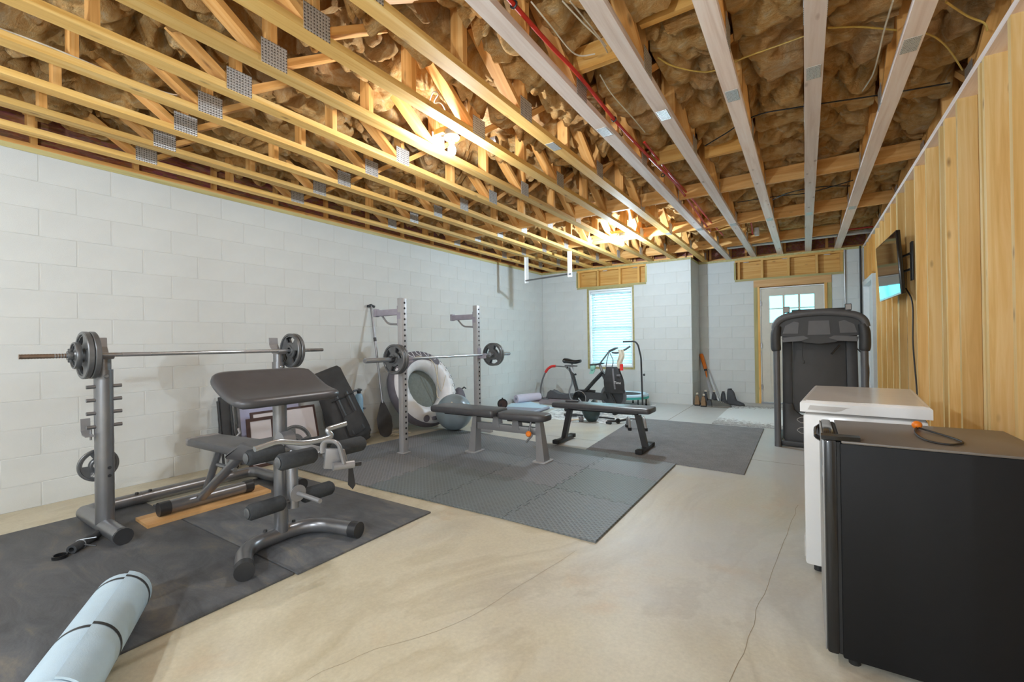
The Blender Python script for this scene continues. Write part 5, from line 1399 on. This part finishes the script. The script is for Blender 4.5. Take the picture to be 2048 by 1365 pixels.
# -- ab trainer with red foam arc
ay_ = 7.95
abt = thing('ab_trainer', 'rocking ab trainer with red foam grip by the corner', 'ab trainer', (-4.2, ay_, 0))
pts = [PX(*p, 1, ay_) for p in ((1097, 799), (1089, 802), (1083, 793), (1081, 780), (1085, 760), (1091, 745))]
pts[1].z = .012
M().tube(spl(pts, 6), .017, 10).build('rocker_arc', 'steel_dark', abt)
pts2 = [PX(*p, 1, ay_) for p in ((1091, 745), (1096, 738), (1103, 733.5), (1111, 732.5))]
M().tube(spl(pts2, 6), .026, 12).build('foam_grip', 'red', abt)
M().tube([PX(1111, 732.5, 1, ay_), PX(1131, 734, 1, ay_)], .012, 10).build('top_bar', 'steel_dark', abt)
pts = [PX(*p, 1, ay_ + .12) for p in ((1131, 734), (1141, 745), (1144, 765), (1139, 782), (1140, 795), (1143, 801))]
pts[-1].z = .013
M().tube(spl(pts, 6), .017, 10).build('rocker_arc', 'steel_gray', abt)
ho = [PX(*p, 1, ay_ + .2) for p in ((1096, 794), (1100, 785), (1105, 781), (1110, 783), (1118, 788), (1130, 790), (1146, 789), (1147, 795), (1120, 795))]
M().prism([(p.x, p.z) for p in ho], .16, (0, ay_ + .2, 0), (1, 0, 0), (0, 0, 1), .015).build('head_cradle', 'tread_gray', abt)
for x in (ho[0].x + .12, ho[-2].x - .02): M().cyl((x, ay_ + .2, 0), (x, ay_ + .2, .09), .015, n=8).build('cradle_leg', 'black_plastic', abt)
M().bx(ho[0].x + .12, ho[-2].x, ay_ + .185, ay_ + .215, .0, .025).build('cradle_rail', 'tread_light', abt)

# -- exercise bike, side on
ky = 7.0
bk = thing('exercise_bike', 'black upright exercise bike with bags hung on its handlebar before the window', 'exercise bike', (-2.95, ky, 0))
K = lambda x, z, dy=0: Vector((x, ky + dy, z))
def bar(name, p, q, r, mat, flat=1.0): return M().tube([p, q], r, 12, flat=flat).build(name, mat, bk)
M().tube([K(-3.40, .72), K(-3.34, .55), K(-3.27, .30)], .042, 12, flat=.7).build('seat_tube', 'black_plastic', bk)
M().tube([K(-3.385, .735), K(-3.36, .56)], .034, 12).build('seat_post', 'tread_light', bk)
M().bx(-3.50, -3.27, ky - .02, ky + .02, .735, .765, .004).build('seat_slider', 'steel_dark', bk)
sd_ = M()
def saddle(u, v):
    t = u; w_ = .105 * (1 - .78 * t ** .8) + .012; a = v * 2 * PI
    return K(-3.49 + .29 * t, .838 + .012 * math.cos(t * 5) + (.046 * math.sin(a) - .012) * (1 - .4 * t), w_ * math.cos(a))
sd_.grid(saddle, 14, 18, False, True); sd_.f += [tuple(range(18)), tuple(13 * 18 + j for j in range(18))]
sd_.build('saddle', 'black_gloss', bk, 60)
M().tube([K(-3.37, .77), K(-3.36, .81)], .015, 10).build('saddle_post', 'chrome', bk)
M().lathe([(.008, 0), (.018, .012), (.018, .03)], K(-3.45, .735, -.0), (0, 0, -1), 10).build('slider_knob', 'black_plastic', bk)
M().lathe([(.008, 0), (.018, .012), (.018, .035)], K(-3.325, .60), (1, 0, .1), 10).build('post_knob', 'black_plastic', bk)
dt = M().tube([K(-3.12, .33), K(-2.96, .50), K(-2.80, .66)], .046, 12, flat=.7).build('down_tube', 'black_plastic', bk)
for i in range(8):
    p = K(-3.075 + .026 * i, .372 + .0285 * i, -.030)
    M().prism([(-.007, -.013), (.007, -.013), (.007, .013), (-.007, .013)] if i % 2 else [(-.008, -.014), (.0, .014), (.008, -.014)], .003, p, (.68, 0, .73), (-.73, 0, .68)).build('frame_letter', 'white_paint', dt)
M().tube([K(-3.27, .32), K(-3.12, .335), K(-2.95, .33)], .022, 10).build('bottom_tube', 'black_plastic', bk)
ch = M().prism([(p[0], p[1]) for p in ((-3.33, .14), (-3.34, .25), (-3.27, .315), (-3.10, .31), (-2.75, .30), (-2.72, .22), (-2.80, .20), (-3.05, .21), (-3.10, .13), (-3.2, .09))], .05, (0, ky - .02, 0), (1, 0, 0), (0, 0, 1), .008).build('chain_guard', 'tread_dark', bk)
M().lathe([(.10, 0), (.115, .006), (.115, .016), (.095, .02)], K(-3.215, .21, -.05), (0, -1, 0), 28).build('crank_cover', 'black_gloss', ch)
M().lathe([(.118, -.004), (.124, .0), (.118, .006)], K(-3.215, .21, -.052), (0, -1, 0), 28, closed=True).build('cover_ring', 'tread_light', ch)
M().tube([K(-3.215, .21, -.08), K(-3.12, .115, -.09)], .012, 8).build('crank_arm', 'chrome', bk)
M().box(K(-3.11, .10, -.14), (.10, .08, .025), None, .006).build('pedal', 'black_plastic', bk)
M().box(K(-3.30, .32, .12), (.10, .08, .025), None, .006).build('pedal', 'black_plastic', bk)
fw = M().lathe([(.17, -.018), (.215, -.018), (.22, 0), (.215, .018), (.17, .018)], K(-2.63, .265), (0, 1, 0), 40, closed=True).build('flywheel_rim', 'tread_gray', bk)
M().lathe([(.03, -.008), (.172, -.006), (.172, .006), (.03, .008)], K(-2.63, .265), (0, 1, 0), 32).build('flywheel_disc', 'tread_dark', fw)
for s in (-1, 1):
    bar('fork', K(-2.80, .62, s * .04), K(-2.63, .26, s * .045), .016, 'black_plastic')
    bar('fork_stay', K(-2.63, .27, s * .045), K(-2.52, .05, s * .05), .016, 'black_plastic')
bar('chain_stay', K(-3.2, .20), K(-3.34, .06), .022, 'black_plastic')
for x in (-3.36, -2.52):
    st = M().tube([K(x, .035, -.26), K(x, .035, .26)], .026, 12).build('stabiliser', 'black_plastic', bk)
    for s in (-1, 1): M().tube([K(x, .034, s * .23), K(x, .034, s * .27)], .033, 12).build('stabiliser_cap', 'rubber_black', st)
M().tube([K(-2.80, .62), K(-2.86, .78), K(-2.855, .80)], .022, 10).build('stem', 'steel_dark', bk)
M().tube(arcs([K(-2.95, .78, -.20), K(-2.85, .79, -.18), K(-2.83, .80, 0), K(-2.85, .79, .18), K(-2.95, .78, .20)], .06), .014, 10).build('handlebar', 'black_plastic', bk)
M().tube([K(-2.85, .80), K(-2.70, .99), K(-2.62, 1.02)], .014, 8).build('console_mast', 'steel_dark', bk)
M().box(K(-2.62, 1.03), (.12, .16, .02), (0, R(-25), 0), .006).build('console', 'tread_gray', bk)
M().tube(spl([K(-2.62, .98, -.05), K(-2.50, .98, -.10), K(-2.38, 1.03, -.12), K(-2.30, 1.08, -.12)], 5), .016, 8).build('front_handle', 'tread_gray', bk)
# bags hung on the bike
tbag = thing('gym_bag', 'dark grey drawstring bag with white lettering hung on the bike handlebar', 'bag', K(-2.60, .34))
def gb(u, v):
    a = v * 2 * PI; w_ = (.10 + .06 * min(1, u * 1.8)) ; d_ = .05 + .03 * math.sin(PI * u)
    e = .55; cx, cy = math.cos(a), math.sin(a)
    wob = .012 * noise.noise(Vector((u * 5, v * 6, 3)))
    return K(-2.595 + abs(cx) ** e * math.copysign(w_, cx) + .03 * u, .75 - .41 * u + wob, -.115 + abs(cy) ** e * math.copysign(d_, cy) + wob)
m = M(); m.grid(gb, 18, 28, False, True); m.f += [tuple(range(28)), tuple(17 * 28 + j for j in range(28))]; m.build('sack', 'fabric_black', tbag, 60)
M().tube([gb(u, .76) + Vector((0, -.004, 0)) for u in (.05, .3, .6, .85)], .014, 6, flat=.3, hint=(0, 1, 0)).build('webbing', 'fabric_gray', tbag)
M().tube([K(-2.50, .62, -.197), K(-2.44, .625, -.19)], .014, 6, flat=.3, hint=(0, 1, 0)).build('webbing', 'fabric_gray', tbag)
text('Time', .055, 'white_paint', tbag, mtxf(K(-2.485, .505, -.2025), (1, 0, 0), (0, 0, 1)))
for x in (-2.70, -2.60): M().tube(spl([K(x, .74, -.13), K(x + .02, .86, -.13), K(-2.66, .99, -.08)], 5), .008, 6).build('cord', 'fabric_gray', tbag)
scf = thing('towel', 'pale towel with a red end draped over the front handle of the bike', 'towel', K(-2.45, .72, -.14))
m = M(); m.grid(lambda u, v: K(-2.49 + .09 * v + .02 * math.sin(u * 6) , 1.03 - .30 * u, -.155 - .012 * math.sin(v * 9 + u * 4)), 14, 8); m.build('cloth', 'wire_white', scf, 80)
m = M(); m.grid(lambda u, v: K(-2.455 + .055 * v, .80 - .10 * u, -.172 - .008 * math.sin(v * 6)), 6, 6); m.build('red_end', 'red', scf, 80)
mt_ = thing('glove', 'mint green glove resting on the window sill side of the bike', 'glove', K(-3.0, .70, .1))
mg = PX(1186, 735, 1, 7.3)
M().ell((mg.x, 7.3, mg.z), (.05, .035, .075), (0, R(25), 0), 14, 10).build('palm', 'mint', mt_)
for i in range(4): M().tube([(mg.x - .03 + .02 * i, 7.3, mg.z - .05), (mg.x - .06 + .018 * i, 7.29, mg.z - .115)], [.012, .009], 8).build('finger', 'mint', mt_)
M().tube([(mg.x + .03, 7.3, mg.z + .03), (-2.93, 7.18, .79)], .014, 8).build('cuff_strap', 'mint', mt_)

# -- mini trampoline with handle post
tx, tyy, tz, tr = -2.74, 7.86, .205, .40
tp = thing('mini_trampoline', 'small black and teal trampoline with a tall handle post behind the bike', 'trampoline', (tx, tyy, 0))
M().tube([(tx + tr * math.cos(a), tyy + tr * math.sin(a), tz) for a in [i * PI / 18 for i in range(36)]], .014, 8, closed=True).build('frame_ring', 'steel_dark', tp)
M().prism(circ(tr * .74, 32), .004, (tx, tyy, tz + .004)).build('bed', 'fabric_black', tp)
M().lathe([(tr * .73, .008), (tr * .86, .024), (tr + .01, .016), (tr + .02, -.012), (tr + .012, -.03), (tr + .006, -.012), (tr * .86, .012)], (tx, tyy, tz), n=36, closed=True).build('padded_cover', 'mat_sky', tp)
M().lathe([(tr + .014, -.055), (tr + .020, -.055), (tr + .020, -.015), (tr + .014, -.015)], (tx, tyy, tz), n=36, closed=True).build('teal_skirt', 'teal', tp)
for k in range(6):
    a = k * PI / 3 + .45; lx, ly = tx + tr * .93 * math.cos(a), tyy + tr * .93 * math.sin(a)
    lg = M().cyl((lx, ly, 0), (lx, ly, tz), .012, n=10).build('leg', 'black_plastic', tp)
    M().cyl((lx, ly, 0), (lx, ly, .03), .017, n=10).build('leg_cap', 'rubber_black', lg)
hp = [(-2.484, 7.62, .02), (-2.484, 7.62, .95), (-2.52, 7.62, 1.13), (-2.55, 7.62, 1.145)]
hp = [PX(1285, 790, 1, 7.55), PX(1282, 715, 1, 7.55), PX(1276, 690, 1, 7.55), PX(1270, 683, 1, 7.55), PX(1246, 684, 1, 7.55)]
hp[0].z = .02
M().tube(arcs(hp, .06), .014, 10).build('handle_post', 'black_plastic', tp)
M().lathe([(.01, 0), (.02, .012), (.02, .03)], PX(1286, 750, 1, 7.55), (1, 0, 0), 10).build('height_knob', 'black_plastic', tp)

# -- clutter around the bike
sb = thing('trash_bag', 'dark green plastic bag slumped on the white mat', 'bag', (-2.60, 6.02, .008))
m = M(); m.grid(lambda u, v: Vector((-2.60 + (.135 * math.sin(PI * (.12 + .80 * u)) ** .7 * (1 + .12 * noise.noise(Vector((u * 4, v * 9, 1))))) * math.cos(v * 2 * PI), 6.02 + .10 * math.sin(PI * (.12 + .80 * u)) ** .7 * math.sin(v * 2 * PI), .27 - .26 * u + .015 * noise.noise(Vector((u * 6, v * 7, 4))))), 14, 24, False, True)
m.f += [tuple(range(24)), tuple(13 * 24 + j for j in range(24))]; plain('bag_green', srgb(46, 66, 68), .3, var=.2); m.build('bag_body', 'bag_green', sb, 60)
M().tube(spl([(-2.60, 6.02, .26), (-2.57, 6.0, .29), (-2.53, 6.0, .31)], 5), [.03, .026, .022, .02, .02, .024, .028, .03, .032, .034, .036][:11], 10).build('tied_neck', 'bag_green', sb)
db = thing('dumbbell', 'small dumbbell with red and tan ends on the floor past the flat bench', 'dumbbell', (-2.79, 5.90, 0))
M().cyl((-2.85, 5.82, .04), (-2.74, 5.94, .04), .013, n=10).build('handle', 'wire_white', db)
for p, mt in (((-2.86, 5.81, .042), 'red'), ((-2.73, 5.95, .042), 'fabric_gray')): M().lathe([(.025, -.03), (.04, -.025), (.042, 0), (.04, .025), (.025, .03)], p, (.68, .73, 0), 16).build('head', mt, db)
gy = thing('power_tower_base', 'grey curved tube stand with black feet on the grey rug', 'stand', (-1.82, 5.72, .009))
for (x0, y0, x1, y1) in ((-2.02, 5.86, -1.91, 5.65), (-1.84, 5.92, -1.72, 5.71)):
    lg = M().tube(spl([(x0, y0, .03), (x0 + .03, y0 - .05, .13), (x0 + .07, y0 - .12, .15), (x1, y1, .03)], 6), .018, 10).build('curved_leg', 'steel_gray', gy)
    for p in ((x0, y0, .024), (x1, y1, .024)): M().cyl((p[0], p[1], .009), (p[0], p[1], .045), .023, n=10).build('rubber_foot', 'rubber_black', lg)
M().tube([(-1.97, 5.78, .14), (-1.79, 5.84, .14)], .014, 10).build('cross_tube', 'steel_gray', gy)
cbk = thing('push_up_stand', 'black and chrome hand stand lying at the edge of the grey rug', 'handle', (-2.25, 6.05, 0))
M().tube([(-2.36, 6.02, .03), (-2.24, 6.06, .035), (-2.12, 6.22, .05)], .016, 8).build('bar', 'black_plastic', cbk)
M().lathe([(.018, -.018), (.035, -.016), (.035, .016), (.018, .018)], (-2.22, 6.07, .04), (.3, -.9, 0), 18, closed=True).build('wheel', 'rubber_black', cbk)
M().tube([(-2.36, 5.99, .02), (-2.28, 5.96, .02)], .016, 8).build('grip', 'foam_black', cbk)
lr = thing('floor_rail', 'thin black rail lying across the white mat behind the flat bench', 'rail', (-2.8, 6.35, .008))
M().tube([(-3.05, 6.36, .028), (-2.35, 6.28, .028)], .013, 8).build('rail', 'black_plastic', lr)
for (a, b) in (((-3.18, 6.30), (-3.0, 6.38)), ((-3.13, 6.22), (-2.96, 6.30))): M().tube([(a[0], a[1], .026), (b[0], b[1], .026)], .017, 8).build('end_grip', 'foam_black', lr)
bt = PX(1138, 797.5, 1, 7.2)
wt = thing('water_bottle', 'white bottle with teal cap on the floor behind the bike crank', 'bottle', (-3.10, 7.45, .008))
M().lathe([(.034, .008), (.036, .02), (.036, .15), (.026, .175), (.018, .18)], (-3.12, 7.42, 0), n=16).build('body', 'white_gloss', wt)
M().lathe([(.02, .18), (.022, .21), (.012, .225)], (-3.12, 7.42, 0), n=14).build('cap', 'teal', wt)

# -- shoes by the wall return
plain('shoe_tan', srgb(140, 112, 84), .8); plain('shoe_black', srgb(70, 72, 76), .75); plain('shoe_gray', srgb(92, 92, 88), .75); plain('sole_gray', srgb(120, 116, 108), .7); plain('sole_dark', srgb(50, 48, 46), .7)
def shoe(x, y, rz, L, hgt, um, sm, label, laces=True, tab=None, wd=.05):
    o = thing('boot' if hgt > .15 else 'shoe', label, 'boot' if hgt > .15 else 'shoe', (x, y, 0), rz, 'footwear by the door')
    half = [(0, .75), (.06, .95), (.2, .8), (.4, .72), (.62, .98), (.8, 1.0), (.93, .72), (1, .2)]
    out = [(t * L - L / 2, w_ * wd) for t, w_ in half] + [(t * L - L / 2, -w_ * wd) for t, w_ in reversed(half)]
    T = PM[o.name]
    M(T).prism(out[::-1], .028, (0, 0, .014), bev=.005).build('sole', sm, o)
    hs = [(0, hgt), (.06, hgt), (.22, hgt * .98), (.36, max(.10, hgt * .86)), (.5, .10), (.68, .078), (.85, .062), (.96, .045), (1, .032)]
    def up(u, v):
        i = u * (len(hs) - 1); k = min(int(i), len(hs) - 2); f = i - k
        t = hs[k][0] * (1 - f) + hs[k + 1][0] * f; h_ = hs[k][1] * (1 - f) + hs[k + 1][1] * f
        wv = None
        for a in range(len(half) - 1):
            if half[a][0] <= t <= half[a + 1][0]:
                q = (t - half[a][0]) / (half[a + 1][0] - half[a][0]); wv = half[a][1] * (1 - q) + half[a + 1][1] * q
        a = v * PI
        rr = max(.12, wv) * wd * .94
        zz = .026 + (h_ - .026) * math.sin(a) ** (.42 if t < .4 else .6)
        return Vector((t * L - L / 2, rr * math.cos(a) * (1 if zz < .09 else .82), zz))
    m = M(T); m.grid(up, 24, 13); m.f.append(tuple(range(13))); m.build('upper', um, o, 60)
    M(T).ell((-L * .34, 0, hgt - .003), (L * .10, wd * .52, .007), None, 12, 6).build('opening', 'hole_dark', o)
    if laces:
        for i in range(3): M(T).tube([(-.02 + i * .022, -.026, .10 - i * .010), (-.02 + i * .022, 0, .113 - i * .012), (-.02 + i * .022, .026, .10 - i * .010)], .0035, 6).build('lace', 'wire_white' if tab else 'black_plastic', o)
    if tab: M(T).box((-L * .18, 0, hgt + .01), (.012, .035, .05), (0, R(-15), 0), .003).build('tongue', tab, o)
    return o
def pos(px, py): p = PX(px, py, 2, 0); return p.x, p.y
x, y = -1.615, 8.50
shoe(-1.63, 8.51, R(97), .27, .19, 'shoe_tan', 'sole_dark', 'tan boot at the left end of the shoe row', True, 'wire_white')
shoe(-1.505, 8.42, R(95), .27, .185, 'shoe_tan', 'sole_dark', 'tan boot second from the left in the shoe row', True, 'wire_white')
shoe(-1.385, 8.44, R(82), .28, .13, 'shoe_black', 'sole_gray', 'black sneaker with grey toe beside the tan boots', True)
shoe(-1.215, 8.37, R(4), .31, .13, 'shoe_gray', 'sole_gray', 'grey sneaker lying sideways in front of the boots', True, 'white_paint')
shoe(-1.545, 8.84, R(95), .27, .21, 'shoe_black', 'sole_dark', 'black boot with white pull tab behind the tan boots, left one', False, 'wire_white')
shoe(-1.40, 8.84, R(92), .27, .21, 'shoe_black', 'sole_dark', 'black boot with white pull tab behind the tan boots, right one', False, 'wire_white')
shoe(-1.235, 8.80, R(-75), .28, .22, 'shoe_black', 'sole_dark', 'black boot in the middle, behind the sideways grey sneaker', False, wd=.055)
shoe(-1.03, 8.70, R(-25), .30, .29, 'shoe_black', 'sole_dark', 'tallest black boot at the right end of the shoe row', False, wd=.06)
# -- orange tool in the corner
ot = thing('orange_tool', 'orange handled tool with grey blade leaning in the corner behind the shoes', 'tool', (-1.5, 9.1, 0))
q = [PX(1402, 708, 1, 9.17), PX(1411, 738, 1, 9.15), PX(1413, 752, 1, 9.14), PX(1421, 778, 1, 9.10)]
q3 = PX(1424, 792, 1, 9.08)
M().tube([q[0], q[0] + (q[1] - q[0]) * .08, q[1]], [.03, .046, .044], 10, flat=.7).build('handle', 'orange', ot)
M().tube([q[1], q[1] + (q[2] - q[1]) * .3], .028, 10).build('ferrule', 'black_plastic', ot)
M().tube([q[1] + (q[2] - q[1]) * .3, q[2] + (q[2] - q[1]) * .25], .024, 10, flat=.6).build('neck', 'orange', ot)
e_ = Vector((-1.40, 9.06, .012))
M().tube([q[2], q[3], e_], [.035, .05, .055], 8, flat=.2).build('blade', 'tread_light', ot)
M().tube([q[1] + Vector((.05, 0, 0)), e_ + Vector((.06, 0, .0))], .006, 8).build('side_rod', 'steel_dark', ot)
